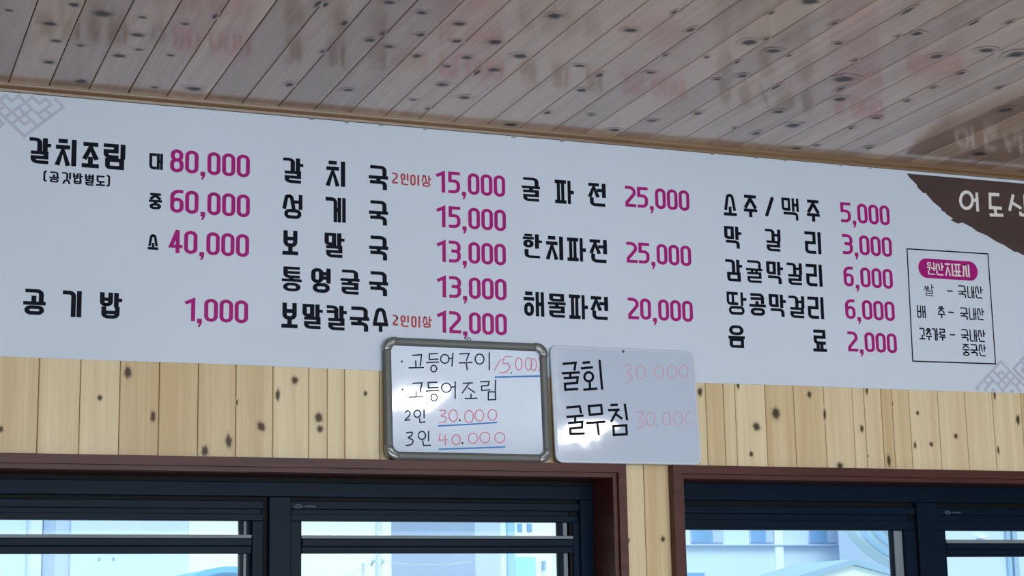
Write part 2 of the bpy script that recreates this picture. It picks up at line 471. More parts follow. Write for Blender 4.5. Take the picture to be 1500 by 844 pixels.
def window(name, label, xl, xr, logo_px, panes, mullion, rails, head, glass_top):
    root = empty(name, ((xl + xr) / 2, 0.0, ZS))
    struct(root, label)
    # casing with a mitred outer board and a smaller inner lip
    c = MB()
    fw_, lip = 0.026, 0.014
    def ring(i0, i1, y0, y1):
        # picture-frame ring between insets i0 and i1 measured inward from the outer edge
        ox0, ox1, oz0, oz1 = xl - 0.030, xr + 0.030, ZS - 0.03, ZCT
        A = [(ox0 + i0, oz0 + i0), (ox1 - i0, oz0 + i0), (ox1 - i0, oz1 - i0), (ox0 + i0, oz1 - i0)]
        B = [(ox0 + i1, oz0 + i1), (ox1 - i1, oz0 + i1), (ox1 - i1, oz1 - i1), (ox0 + i1, oz1 - i1)]
        for k in range(4):
            p, q, r, s = A[k], A[(k + 1) % 4], B[(k + 1) % 4], B[k]
            v = [c.pt((x, y, z)) for y in (y0, y1) for x, z in (p, q, r, s)]
            for f in ((0, 1, 2, 3), (7, 6, 5, 4), (0, 4, 5, 1), (1, 5, 6, 2), (2, 6, 7, 3), (3, 7, 4, 0)):
                c.idx([v[j] for j in f])
    ring(0.0, fw_, -0.036, 0.0)
    ring(fw_ + 0.0005, fw_ + lip, -0.024, 0.0)
    keep(c.build('casing', M['casing']), root)
    # lining of the recess
    r = MB()
    i = 0.0095
    r.box(xl, xl + i, 0.0, 0.2, ZS, ZH); r.box(xr - i, xr, 0.0, 0.2, ZS, ZH)
    r.box(xl + i, xr - i, 0.0, 0.2, ZCT - 0.0405, ZH); r.box(xl + i, xr - i, 0.0, 0.2, ZS, ZS + i)
    keep(r.build('recess_lining', M['casing']), root)
    # outer frame: stepped head, jambs, sill, mullions
    f = MB(); k = MB()
    z0, z1, z2, z3, z4, z5 = head          # steps of the head, top to bottom
    f.cbox(xl + i, xr - i, YF, 0.19, z1, z0, 0.002)
    k.box(xl + i, xr - i, YF + 0.02, 0.19, z2, z1)
    k.box(xl + i, xr - i, YF + 0.004, 0.19, z0, ZCT - 0.0405)  # black strip closing the gap above the head, standing in for soffit shadow
    for (m0, m1) in mullion:
        k.box(m0 - 0.020, m1 + 0.008, YF + 0.018, 0.185, ZS + 0.06, z2)
    k.box(xr - i - 0.075, xr - i - 0.0455, YF + 0.018, 0.185, ZS + 0.06, z2)
    f.cbox(xl + i, xl + i + 0.045, YF, 0.19, ZS + i, z1, 0.002)
    f.cbox(xr - i - 0.045, xr - i, YF, 0.19, ZS + i, z1, 0.002)
    f.cbox(xl + i + 0.045, xr - i - 0.045, YF, 0.19, ZS + i, ZS + 0.06, 0.002)
    for (m0, m1) in mullion:
        f.cbox(m0, m1, YF - 0.001, 0.19, ZS + 0.06, z1 - 0.0005, 0.002)
    keep(f.build('outer_frame', M['frame']), root)
    keep(k.build('head_track_and_shade', M['gasket_shade']), root)
    # sashes
    for (sx0, sx1, gx0, gx1, st0, bead_side) in panes:
        s = MB()
        s.cbox(sx0, sx1, YF + 0.008, 0.175, z3, z2, 0.002)
        s.box(sx0, sx1, YF + 0.022, 0.175, z4, z3)
        s.cbox(sx0, sx1, YF + 0.014, 0.175, z5, z4, 0.0015)
        s.cbox(sx0, gx0, YF + 0.010, 0.175, ZS + 0.06, z5, 0.002)
        s.cbox(st0, sx1, YF + 0.012, 0.175, ZS + 0.06, z5, 0.002)
        if st0 > gx1: s.box(gx1, st0 + 0.001, YF + 0.034, 0.175, ZS + 0.06, z5)
        s.cbox(gx0, gx1, YF + 0.010, 0.175, ZS + 0.06, ZS + 0.12, 0.002)
        so = keep(s.build('sash', M['frame']), root)
        gm = MB()
        gm.box(gx0 - 0.004, gx1 + 0.004, 0.160, 0.165, ZS + 0.115, z5 + 0.004)
        gg = gm.build('pane', M['glass']); gg.parent = so; gg.matrix_parent_inverse = Matrix.Identity(4)
        if bead_side:
            d0, d1, l0, l1 = bead_side
            bd = MB(); bd.cbox(l0, l1, YF + 0.028, YF + 0.0345, ZS + 0.12, z5 - 0.0005, 0.001)
            t_ = bd.build('bead', M['bead']); t_.parent = so
            t_['label'] = 'light grey upright strip beside the pane'
    for (rx0, rx1, rz_top, rz_mid, rz_grv, rz_bot) in rails:
        q = MB()
        q.cbox(rx0, rx1, YF + 0.002, YF + 0.034, rz_grv, rz_mid, 0.0025)
        q.cbox(rx0 + 0.001, rx1 - 0.001, YF + 0.008, YF + 0.034, rz_bot, rz_grv, 0.0015)
        ro = keep(q.build('guard_rail', M['frame']), root)
        q = MB(); q.cbox(rx0 + 0.0005, rx1 - 0.0005, YF + 0.006, YF + 0.030, rz_mid, rz_top, 0.001)
        t_ = q.build('cap_strip', M['bead']); t_.parent = ro
        t_['label'] = 'light grey strip along the top of the rail'
    # small maker's mark sticker, too small to read
    lx, lz = xpx(logo_px[0], YF + 0.008, logo_px[1]), zpx(logo_px[1], YF + 0.008, logo_px[0])
    st = MB()
    fn = lambda u, v, h: (lx + u, YF + 0.008 - h, lz + v)
    oval = [(0.0105 * math.cos(t), 0.0062 * math.sin(t)) for t in (2 * math.pi * j / 20 for j in range(20))]
    inn = [(u * 0.62, v * 0.62) for u, v in oval]
    for j in range(20):
        j2 = (j + 1) % 20
        st.prism([oval[j], oval[j2], inn[j2], inn[j]], fn, 0.0, 0.0006)
    for (u0, u1, v0, v1) in ((-0.004, 0.004, 0.0014, 0.0024), (-0.004, -0.002, -0.0024, 0.0014), (0.001, 0.004, -0.0024, -0.0012), (-0.015, -0.0108, -0.0008, 0.0008), (0.0108, 0.015, -0.0008, 0.0008)):
        st.prism([(u0, v0), (u1, v0), (u1, v1), (u0, v1)], fn, 0.0, 0.0006)
    for j in range(9):
        u = 0.020 + j * 0.0036
        st.prism([(u, -0.0022), (u + 0.0026, -0.0022), (u + 0.0026, 0.0026), (u, 0.0026)], fn, 0.0, 0.0004)
    so = keep(st.build('sticker', material('faint grey sticker', srgb(70, 86, 100), 0.6)), root)
    so['label'] = 'faint oval emblem and tiny lettering'
    return root

head1 = tuple(zpx(y, Y, 100) for y, Y in ((702.5, YF), (724.5, YF), (731, YF + .008), (743.5, YF + .008), (751, YF + .014), (761.5, YF + .014)))
window('window_1', 'left window with dark navy sliding frames under a red brown casing', W1L, W1R, (437, 742),
       [(xpx(-420), xpx(387), xpx(-390), xpx(351, .15), xpx(370.5), (0, 0, xpx(356.5, .16), xpx(360.5, .16))),
        (xpx(426), xpx(872), xpx(443), xpx(819, .15), xpx(842), (0, 0, xpx(825, .16), xpx(831, .16)))],
       [(xpx(394), xpx(426)), (xpx(-470), xpx(-420))],
       [(xpx(-395), xpx(369.5), zpx(783), zpx(788), zpx(800), zpx(811)), (xpx(442.5), xpx(841.5), zpx(783.5), zpx(788.5), zpx(801), zpx(811))],
       head1, 0)
z2 = lambda y, Y=YF: P(1150, y, Y).z
head2 = (z2(706), z2(734), z2(742, YF + .008), z2(753, YF + .008), z2(762, YF + .014), z2(776.5, YF + .014))
window('window_2', 'right window with near black sliding frames at the photo edge', W2L, W2R, (1388, 751),
       [(xpx(996), xpx(1346), xpx(1000), xpx(1308, .15), xpx(1329), (0, 0, xpx(1310, .16), xpx(1326, .16))),
        (xpx(1376), xpx(1840), xpx(1389), xpx(1810), xpx(1810), None)],
       [(xpx(1346), xpx(1376)), (xpx(1840), xpx(1880))],
       [(xpx(1388.5), xpx(1812), P(1450, 790.5, YF).z, P(1450, 796, YF).z, P(1450, 805, YF).z, P(1450, 815.5, YF).z)],
       head2, 0)

# ------------------------------------------------------------------ lettering
JI = 'ㄱㄲㄴㄷㄸㄹㅁㅂㅃㅅㅆㅇㅈㅉㅊㅋㅌㅍㅎ'
JV = 'ㅏㅐㅑㅒㅓㅔㅕㅖㅗㅘㅙㅚㅛㅜㅝㅞㅟㅠㅡㅢㅣ'
JF = [''] + list('ㄱㄲㄳㄴㄵㄶㄷㄹㄺㄻㄼㄽㄾㄿㅀㅁㅂㅄㅅㅆㅇㅈㅊㅋㅌㅍㅎ')
R_ = 0.9     # corner rounding, in stroke widths

def jamo(c, x0, y0, x1, y1, final=False, tall=False):
    """strokes of one consonant inside a box, as (closed, [(x, y, round)])"""
    w, h = x1 - x0, y1 - y0
    X = lambda u: x0 + u * w
    Y = lambda v: y0 + v * h
    p = lambda *a: (False, [(X(q[0]), Y(q[1]), q[2] if len(q) > 2 else 0) for q in a])
    q_ = lambda *a: (True, [(X(q[0]), Y(q[1]), q[2] if len(q) > 2 else 0) for q in a])
    if c == 'ㄱ': return [p((0, 0), (1, 0, R_), (1, 1))]
    if c == 'ㅋ': return [p((0, 0), (1, 0, R_), (1, 1)), p((0, .5), (1, .5))]
    if c == 'ㄴ': return [p((0, 0), (0, 1, R_), (1, 1))]
    if c == 'ㄷ': return [p((1, 0), (0, 0), (0, 1, R_), (1, 1))]
    if c == 'ㄸ': return [p((.44, 0), (0, 0), (0, 1, R_), (.44, 1)), p((1, 0), (.56, 0), (.56, 1), (1, 1))]
    if c == 'ㄹ': return [p((0, 0), (1, 0), (1, .5), (0, .5), (0, 1, R_), (1, 1))]
    if c == 'ㅁ': return [q_((0, 0), (1, 0), (1, 1), (0, 1, .6))]
    if c == 'ㅂ': return [p((0, 0), (0, 1, R_), (1, 1, R_), (1, 0)), p((0, .48), (1, .48))]
    if c == 'ㅅ': return [p((0, 1), (.24, 0, .9), (.76, 0, .9), (1, 1))]
    if c == 'ㅆ': return [p((0, 1), (.2, 0, .5), (.44, 1)), p((.56, 1), (.8, 0, .5), (1, 1))]
    if c == 'ㅇ': return [q_((0, 0, 9), (1, 0, 9), (1, 1, 9), (0, 1, 9))]
    if c == 'ㅈ': return [p((0.02, 0), (.98, 0)), p((0, 1), (.5, .22), (1, 1))]
    if c == 'ㅊ': return [p((.28, 0), (.72, 0)), p((0.02, .27), (.98, .27)), p((0, 1), (.5, .38), (1, 1))]
    if c == 'ㅌ': return [p((1, 0), (0, 0), (0, 1, R_), (1, 1)), p((0, .5), (1, .5))]
    if c == 'ㅍ': return [p((0, 0), (1, 0)), p((0, 1), (1, 1)), p((.24, 0), (.24, 1)), p((.76, 0), (.76, 1))]
    if c == 'ㅎ': return [p((.22, 0), (.78, 0)), p((0, .26), (1, .26)), q_((.06, .52, 9), (.94, .52, 9), (.94, 1, 9), (.06, 1, 9))]
    return []

def syllable(ch):
    """strokes of one syllable in the unit square (y down)"""
    k = ord(ch) - 0xAC00
    i, v, f = JI[k // 588], JV[(k % 588) // 28], JF[k % 28]
    out = []
    L = lambda *a: out.append((False, [(x, y, 0) for x, y in a]))
    bot = {'': 1.0, 'ㄹ': .47, 'ㅂ': .50, 'ㅁ': .52}.get(f, .55)
    ft = {'ㄹ': .585, 'ㅂ': .62, 'ㅁ': .66, 'ㅇ': .70, 'ㄴ': .72}.get(f, .72)
    if v in 'ㅏㅐㅑㅓㅔㅕㅣ':
        n = len({'ㅐ': 2, 'ㅔ': 2}.get(v, 1) * 'x')
        vx = {'ㅏ': .80, 'ㅑ': .80}.get(v, 1.0)
        ix1 = {'ㅣ': .60, 'ㅏ': .47, 'ㅐ': .42, 'ㅔ': .48, 'ㅓ': .52, 'ㅕ': .52}.get(v, .5)
        if i in 'ㅍ' and not f: ix1 += 0.05
        if v == 'ㅣ' and i == 'ㅇ': ix1 = .50
        if i == 'ㄸ': ix1 += 0.04
        if i == 'ㅅ' and v in 'ㅓㅕ': ix1 = .56
        y0i = 0.0
        out += jamo(i, 0.0, y0i, ix1, bot - (0.03 if f and i in 'ㅂㅁㄷㄸㅋㅎ' else 0), tall=not f)
        m = bot * 0.5
        L((vx, 0), (vx, bot))
        if v == 'ㅏ': L((vx, m), (1.0, m))
        if v == 'ㅑ': L((vx, m - .12), (1.0, m - .12)); L((vx, m + .12), (1.0, m + .12))
        if v == 'ㅓ': L((ix1 + .12, m), (1.0, m))
        if v == 'ㅕ': L((ix1 - .02, m - .10), (1.0, m - .10)); L((ix1 - .02, m + .10), (1.0, m + .10))
        if v == 'ㅐ': L((.70, 0), (.70, bot)); L((.70, m), (1.0, m))
        if v == 'ㅔ': L((.72, 0), (.72, bot)); L((.55, m), (.72, m))
        if f:
            out += jamo(f, 0.10, ft, 0.94 if v not in 'ㅏ' else 0.86, 1.0, True)
    elif v in 'ㅗㅛㅜㅠㅡ':
        if not f:
            if v in 'ㅗㅛ':
                it = .62
                out += jamo(i, 0.08, 0, 0.92, it if i != 'ㅅ' else .72)
                L((0, 1), (1, 1))
                if v == 'ㅗ': L((.5, it + .06), (.5, 1))
                else: L((.32, it + .06), (.32, 1)); L((.68, it + .06), (.68, 1))
            else:
                it = .54
                out += jamo(i, 0.06, 0, 0.94, it)
                L((0, .72), (1, .72))
                if v == 'ㅜ': L((.5, .72), (.5, 1.0))
                if v == 'ㅠ': L((.3, .72), (.3, 1.0)); L((.7, .72), (.7, 1.0))
        else:
            if v == 'ㅗ':
                out += jamo(i, 0.10, 0, 0.88, .40 if i != 'ㄱ' else .55)
                L((0, .56), (1, .56)); L((.46, .30 if i == 'ㄱ' else .40), (.46, .56))
            elif v == 'ㅡ':
                out += jamo(i, 0.08, 0, 0.92, .36)
                L((0, .54), (1, .54))
            else:
                vb = .40 if f == 'ㄹ' else .49
                out += jamo(i, 0.10, 0, 0.90, (.24 if f == 'ㄹ' else .30) if i != 'ㄱ' else vb)
                L((0, vb), (1, vb))
                if v == 'ㅜ': L((.5, vb), (.5, ft))
                if v == 'ㅠ': L((.34, vb), (.34, ft)); L((.66, vb), (.66, ft))
            out += jamo(f, 0.08, ft if f != 'ㅇ' else .74, 0.92, 1.0, True)
    elif v == 'ㅝ':
        out += jamo(i, 0.05, 0, 0.5, .26)
        L((0, .42), (.62, .42)); L((.30, .42), (.30, .62)); L((.70, .52), (1, .52)); L((1, 0), (1, .66))
        out += jamo(f, 0.12, 0.72, 1.0, 1.0, True)
    return out

DIG = {
 '0': [(True, [(0, 0, 9), (1, 0, 9), (1, 1, 9), (0, 1, 9)])],
 '1': [(False, [(0, .16, 0), (1, 0.02, 0), (1, 1, 0)])],
 '2': [(False, [(0, 0, 0), (.95, 0, 1.4), (1, .34, 1.2), (.0, .84, .4), (0, 1, 0), (1, 1, 0)])],
 '3': [(False, [(0, 0, 0), (1, 0, 1.3), (1, .47, .8), (.30, .47, 0)]), (False, [(.30, .47, 0), (1, .50, .8), (1, 1, 1.3), (0, 1, 0)])],
 '4': [(False, [(.62, 0, 0), (0, .74, 0), (1, .74, 0)]), (False, [(.70, 0, 0), (.70, 1, 0)])],
 '5': [(False, [(1, 0, 0), (0, 0, 0), (0, .42, 0), (1, .42, 1.3), (1, 1, 1.3), (0, 1, 0)])],
 '6': [(False, [(.95, 0, 0), (0, 0, 1.6), (0, .6, 0)]), (True, [(0, .40, 1.3), (1, .40, 1.3), (1, 1, 1.5), (0, 1, 1.5)])],
 '8': [(True, [(.05, 0, 1.5), (.95, 0, 1.5), (.95, .45, 1.4), (.05, .45, 1.4)]), (True, [(0, .45, 1.4), (1, .45, 1.4), (1, 1, 1.6), (0, 1, 1.6)])],
}

def fillet(pts, closed):
    """round the corners of a polyline given in stroke-width units"""
    n = len(pts)
    out = []
    for i, (x, y, r) in enumerate(pts):
        if r <= 0 or (not closed and i in (0, n - 1)):
            out.append((x, y)); continue
        a = Vector(pts[i - 1][:2]); b_ = Vector((x, y)); c = Vector(pts[(i + 1) % n][:2])
        da, dc = a - b_, c - b_
        la, lc = da.length, dc.length
        if la < 1e-6 or lc < 1e-6:
            out.append((x, y)); continue
        half = da.angle(dc) / 2
        lim = 0.5 if (closed or (0 < i - 1 and i + 1 < n - 1)) else 0.85
        t = min(r / max(math.tan(half), 1e-3), min(la, lc) * (0.499 if closed else lim))
        p0 = b_ + da.normalized() * t
        p2 = b_ + dc.normalized() * t
        rr = t * math.tan(half)
        ctr = b_ + (da.normalized() + dc.normalized()).normalized() * (rr / math.sin(half))
        a0 = math.atan2(p0.y - ctr.y, p0.x - ctr.x); a1 = math.atan2(p2.y - ctr.y, p2.x - ctr.x)
        d = (a1 - a0 + math.pi) % (2 * math.pi) - math.pi
        k = 7
        for j in range(k + 1):
            t_ = a0 + d * j / k
            out.append((ctr.x + rr * math.cos(t_), ctr.y + rr * math.sin(t_)))
    return out

def ribbon(pts, closed, hw=0.5, cap=0.5):
    """quads of a constant-width band along a polyline (mitred)"""
    q = []
    for p in pts:
        if not q or (Vector(p) - q[-1]).length > 1e-4: q.append(Vector(p))
    if closed and (q[0] - q[-1]).length < 1e-4: q.pop()
    n = len(q)
    if n < 2: return []
    if not closed and cap:
        q[0] = q[0] + (q[0] - q[1]).normalized() * cap
        q[-1] = q[-1] + (q[-1] - q[-2]).normalized() * cap
    Ls, Rs = [], []
    for i in range(n):
        if closed:
            d0 = (q[i] - q[i - 1]).normalized(); d1 = (q[(i + 1) % n] - q[i]).normalized()
        else:
            d0 = (q[i] - q[max(i - 1, 0)]); d1 = (q[min(i + 1, n - 1)] - q[i])
            d0 = d0.normalized() if d0.length > 1e-6 else d1.normalized()
            d1 = d1.normalized() if d1.length > 1e-6 else d0
        t = d0 + d1
        t = t.normalized() if t.length > 1e-4 else d1
        nn = Vector((-t.y, t.x))
        s = hw / max(nn.dot(Vector((-d1.y, d1.x))), 0.45)
        Ls.append(q[i] + nn * s); Rs.append(q[i] - nn * s)
    out = []
    for i in range(n if closed else n - 1):
        j = (i + 1) % n
        out.append([Ls[i], Ls[j], Rs[j], Rs[i]])
    return out

def draw(mb, strokes, box, tv, th, place, lift):
    """strokes of a glyph -> faces; box = x0, x1, ztop, zbot on the surface"""
    x0, x1, zt, zb = box
    for n, (closed, pts) in enumerate(strokes):
        sc = [((x0 + tv / 2 + u * (x1 - x0 - tv)) / tv, (zt - th / 2 - v * (zt - zb - th)) / th, r) for u, v, r in pts]
        for quad in ribbon(fillet(sc, closed), closed):
            mb.face([place(p.x * tv, p.y * th, lift + n * 0.00004) for p in quad])

YB_ = -0.0030                    # printed face of the banner
def on_banner(x, z, l):
    return Vector((x, YB_ - l, z))
INK = 0.0004

def pxbox(xl, xr, yt, yb):
    """photo box of a glyph -> x0, x1, z top, z bottom on the banner"""
    ym, xm = (yt + yb) / 2, (xl + xr) / 2
    return (P(xl, ym, YB_).x, P(xr, ym, YB_).x, P(xm, yt, YB_).z, P(xm, yb, YB_).z)

banner = empty('menu_banner', (P(750, 300).x, YB_, CAM.z + 0.77))
tag(banner, 'long pale banner of Korean dishes and magenta prices across the wall top', 'menu banner')

def bpart(name, mb, mat, label=None, parent=None):
    o = keep(mb.build(name, mat, fix=False), banner)
    if label: o['label'] = label
    return o

# sheet with a slightly wavy lower edge
sh = MB()
bx0, bx1 = 0.12, 4.45
zb_ = CAM.z + 0.7700
n = 90
top, botm, topb, botb = [], [], [], []
for i in range(n + 1):
    x = bx0 + (bx1 - bx0) * i / n
    sag = 0.0015 * math.sin(x * 2.1) + 0.0008 * math.sin(x * 7)
    top.append(sh.pt((x, YB_, ZT - 0.001))); botm.append(sh.pt((x, YB_, zb_ + sag)))
    topb.append(sh.pt((x, -0.0012, ZT - 0.001))); botb.append(sh.pt((x, -0.0012, zb_ + sag)))
for i in range(n):
    sh.idx([botm[i], botm[i + 1], top[i + 1], top[i]])
    sh.idx([topb[i], topb[i + 1], botb[i + 1], botb[i]])
    sh.idx([botb[i], botb[i + 1], botm[i + 1], botm[i]])
    sh.idx([top[i], top[i + 1], topb[i + 1], topb[i]])
sh.idx([botb[0], botm[0], top[0], topb[0]]); sh.idx([topb[n], top[n], botm[n], botb[n]])
bpart('sheet', sh, M['vinyl'])

BIG = (0.0132, 0.0114)           # stroke width of uprights and bars
def words(name, items, mat, tv, th, label=None):
    mb = MB()
    last = None
    for ch, xl, xr, yt, yb in items:
        if last is not None and xl - last > 0.32 * (xr - xl):   # widely spaced: a part of its own
            bpart(name, mb, mat, label)
            mb = MB()
        last = xr
        bx = pxbox(xl, xr, yt, yb)
        if ch in '()':
            c = 1 if ch == '(' else 0
            st = [(False, [(c, 0, 0), (1 - c, 0, .8), (1 - c, 1, .8), (c, 1, 0)])]
        elif ch == '-': st = [(False, [(0, .5, 0), (1, .5, 0)])]
        elif ch == '/': st = [(False, [(0, 1, 0), (1, 0, 0)])]
        elif ch in DIG: st = DIG[ch]
        else: st = syllable(ch)
        fv = fh = 1.0
        if ord(ch) >= 0xAC00:
            k_ = ord(ch) - 0xAC00
            i_, v_, f_ = JI[k_ // 588], JV[(k_ % 588) // 28], JF[k_ % 28]
            if f_ == 'ㄹ': fh = .76 if v_ in 'ㅜㅠ' else .82
            elif f_ == 'ㅂ': fh = .86
            elif f_: fh = .90
            if i_ == 'ㅌ': fh = .74
            if i_ == 'ㅎ' and f_: fh = .72
            if v_ == 'ㅔ': fv = .84
            if v_ == 'ㅐ': fv = .84 if i_ != 'ㅁ' else .76
            if i_ == 'ㅍ': fv = .80
            if i_ == 'ㅅ' and v_ != 'ㅣ': fv = .86
            if i_ == 'ㄸ': fv = .74
            if i_ == 'ㅆ': fv, fh = .60, .70
            if v_ == 'ㅠ': fv = .8
            if v_ == 'ㅝ': fv, fh = .75, .72
        draw(mb, st, bx, tv * fv, th * fh, on_banner, INK)
    return bpart(name, mb, mat, label)

def price(text, xl, xr, t0, b0, t1, b1):
    """t0, b0 = top and bottom of the first digit; t1, b1 of the last"""
    x0, x1 = P(xl, (t0 + b0) / 2, YB_).x, P(xr, (t1 + b1) / 2, YB_).x
    zt = (P(xl, t0, YB_).z + P(xr, t1, YB_).z) / 2
    zb = (P(xl, b0, YB_).z + P(xr, b1, YB_).z) / 2
    ws = []
    for i, c in enumerate(text):
        w = {'1': .75, ',': .36}.get(c, 1.0)
        gap = .11
        if c == '1': gap = .26
        if c == ',' or (i + 1 < len(text) and text[i + 1] == ','): gap = .15
        if text[i:i + 2] == '1,': gap = .14
        ws.append((w, gap if i + 1 < len(text) else 0))
    unit = (x1 - x0) / sum(a + g_ for a, g_ in ws)
    mb = MB()
    x = x0
    for c, (w, gp) in zip(text, ws):
        tv, th = unit * 0.30, (zt - zb) * 0.145
        if c == ',':
            d = unit * .36
            mb.face([on_banner(px_, pz_, INK) for px_, pz_ in ((x, zb + d * .55), (x + d, zb + d * .55), (x + d, zb - d * .35), (x + d * .55, zb - d * 1.15), (x + d * .15, zb - d * 1.15), (x + d * .42, zb - d * .40), (x, zb - d * .40))])
        else:
            draw(mb, DIG[c], (x, x + unit * w, zt, zb), tv, th, on_banner, INK)
        x += unit * (w + gp)
    o = bpart('price_lettering', mb, M['magenta'])
    return o

words('dish_lettering', [('갈', 42.7, 74.7, 202, 240), ('치', 81.3, 112, 204, 243), ('조', 120, 145.3, 208.5, 246), ('림', 151.5, 183.5, 211, 248.5)], M['ink'], 0.0138, 0.0122)
words('side_dish_lettering', [('(', 63.5, 68.5, 250, 266), ('공', 72, 87, 251.5, 267.5), ('깃', 90.7, 104, 252.5, 269.5), ('밥', 106.7, 121.3, 254, 270), ('별', 124, 137.5, 255.5, 272), ('도', 140.5, 154, 257.3, 272.5), (')', 156, 161.3, 256.5, 273.5)], M['ink'], 0.0056, 0.0050)
words('size_lettering', [('대', 218.7, 238.7, 224.8, 248.5)], M['ink'], 0.0098, 0.0085)
words('size_lettering', [('중', 218, 237.3, 283, 306.7)], M['ink'], 0.0098, 0.0080)
words('size_lettering', [('소', 216.5, 232, 343, 366)], M['ink'], 0.0085, 0.0078)
words('dish_lettering', [('공', 34, 67, 423.5, 461.3), ('기', 91.5, 119.5, 426, 464.5), ('밥', 146, 179, 428.8, 467)], M['ink'], *BIG)
words('dish_lettering', [('갈', 414.6, 444.3, 231.7, 268.5), ('치', 477.7, 505.6, 236, 273), ('국', 540, 568.5, 242.6, 278)], M['ink'], *BIG)
words('dish_lettering', [('성', 413.9, 443, 284.9, 320.6), ('게', 476.9, 506.5, 289.4, 325.6), ('국', 540.4, 568.5, 294, 330)], M['ink'], *BIG)
words('dish_lettering', [('보', 413.7, 437, 337.8, 373.7), ('말', 475.3, 504.7, 341.5, 377.5), ('국', 540.7, 568.7, 345.7, 381.3)], M['ink'], *BIG)
words('dish_lettering', [('통', 412.7, 442, 390.8, 426.8), ('영', 455.8, 484.4, 393, 429), ('굴', 498.6, 526.8, 395.5, 431.4), ('국', 540.7, 568.7, 397.8, 433.8)], M['ink'], *BIG)
words('dish_lettering', [('보', 412.2, 436, 443.7, 480.6), ('말', 443, 472.8, 445.8, 482), ('칼', 478.5, 507.9, 447.7, 484), ('국', 512.3, 541, 449.4, 485.6), ('수', 546, 568.7, 450.9, 486.3)], M['ink'], *BIG)
words('serving_lettering', [('2', 574.3, 583, 253, 269), ('인', 586.8, 598.4, 254.3, 271.3), ('이', 600.9, 614, 256, 272), ('상', 617.6, 631.8, 256.8, 273.8)], M['red_ink'], 0.0056, 0.0052)
words('serving_lettering', [('2', 575.2, 583.3, 461.3, 476.8), ('인', 586.6, 599, 462.3, 479), ('이', 602.3, 615.5, 463, 480), ('상', 618.8, 632.6, 463.8, 480.3)], M['red_ink'], 0.0056, 0.0052)
words('dish_lettering', [('굴', 764.5, 791, 260.3, 295), ('파', 812.8, 840.5, 264.2, 298.6), ('전', 861.8, 887.3, 268.6, 302.5)], M['ink'], *BIG)
words('dish_lettering', [('한', 765.9, 793.9, 343, 378.2), ('치', 799.7, 824.8, 346, 380.6), ('파', 830.8, 858.3, 348.7, 383), ('전', 863.7, 889.2, 351.2, 385)], M['ink'], *BIG)
words('dish_lettering', [('해', 767, 797, 427.6, 463.4), ('물', 802.6, 828.7, 430.5, 465.3), ('파', 833.5, 861.2, 432, 467.7), ('전', 865.4, 890.8, 434.4, 468.6)], M['ink'], *BIG)
B4 = (0.0120, 0.0104)
words('drink_lettering', [('소', 1059.7, 1078.7, 284, 316.2), ('주', 1089.2, 1108.9, 285.9, 318.3), ('/', 1120.5, 1133.6, 288.7, 317.2), ('맥', 1145.2, 1170, 290.2, 322.8), ('주', 1181.7, 1200.6, 293, 324.8)], M['ink'], *B4)
words('drink_lettering', [('막', 1061, 1085.9, 331.8, 364), ('걸', 1120.9, 1143.5, 335.9, 368.3), ('리', 1178.9, 1202.5, 339.6, 372)], M['ink'], *B4)
words('drink_lettering', [('감', 1062.8, 1087.4, 380.3, 412.5), ('귤', 1092.8, 1116.7, 381.6, 414.4), ('막', 1122.7, 1147.2, 383.5, 415.9), ('걸', 1152.7, 1175, 385.3, 417.7), ('리', 1180.7, 1204.3, 387.2, 419.6)], M['ink'], *B4)
words('drink_lettering', [('땅', 1064.7, 1093.7, 428, 461.3), ('콩', 1097.6, 1121.8, 429.9, 462.6), ('막', 1126.5, 1151.4, 431.4, 464), ('걸', 1155.5, 1178.5, 433.6, 466), ('리', 1183.2, 1206.6, 435, 467.3)], M['ink'], *B4)
words('drink_lettering', [('음', 1066.8, 1091, 476.7, 509.8), ('료', 1190.7, 1210.7, 483.2, 515.4)], M['ink'], *B4)

price('80,000', 249.3, 366, 218.7, 252.5, 226.7, 260)
price('60,000', 249.3, 366, 278, 311.5, 284.8, 318.7)
price('40,000', 247.5, 365, 337.3, 370.7, 342.7, 376.8)
price('1,000', 270.7, 363.5, 436.5, 470, 440, 474)
price('15,000', 639, 740, 250.7, 282, 256.8, 288.5)
price('15,000', 639.5, 741, 301.6, 332.7, 307, 339)
price('13,000', 640, 741, 352, 383.7, 357, 388.9)
price('13,000', 640.3, 742, 404.2, 435.6, 408.5, 440.2)
price('12,000', 640.3, 742.5, 455.7, 488, 459.3, 491)
price('25,000', 915.7, 1009.7, 272.9, 303.2, 278.7, 309)
price('25,000', 917.6, 1012.4, 354.7, 385, 359.9, 390.2)
price('20,000', 919.8, 1014.9, 436.3, 467.7, 440.8, 471.7)
price('5,000', 1231.3, 1303, 296.8, 325.6, 300.9, 330.3)
price('3,000', 1234, 1306.3, 343.6, 372.6, 347, 376.3)
price('6,000', 1235.6, 1307.6, 390.6, 419.6, 394, 423.3)
price('6,000', 1238, 1310.4, 438.7, 467.3, 441.5, 470.5)
price('2,000', 1241.8, 1313.6, 486, 515, 488.3, 517.5)

def line_on_banner(mb, pts_px, width, closed=False, lift=INK, cap=0.5):
    pts = [P(x, y, YB_) for x, y in pts_px]
    for quad in ribbon([(p.x / width, p.z / width) for p in pts], closed, cap=cap):
        mb.face([on_banner(q.x * width, q.y * width, lift) for q in quad])

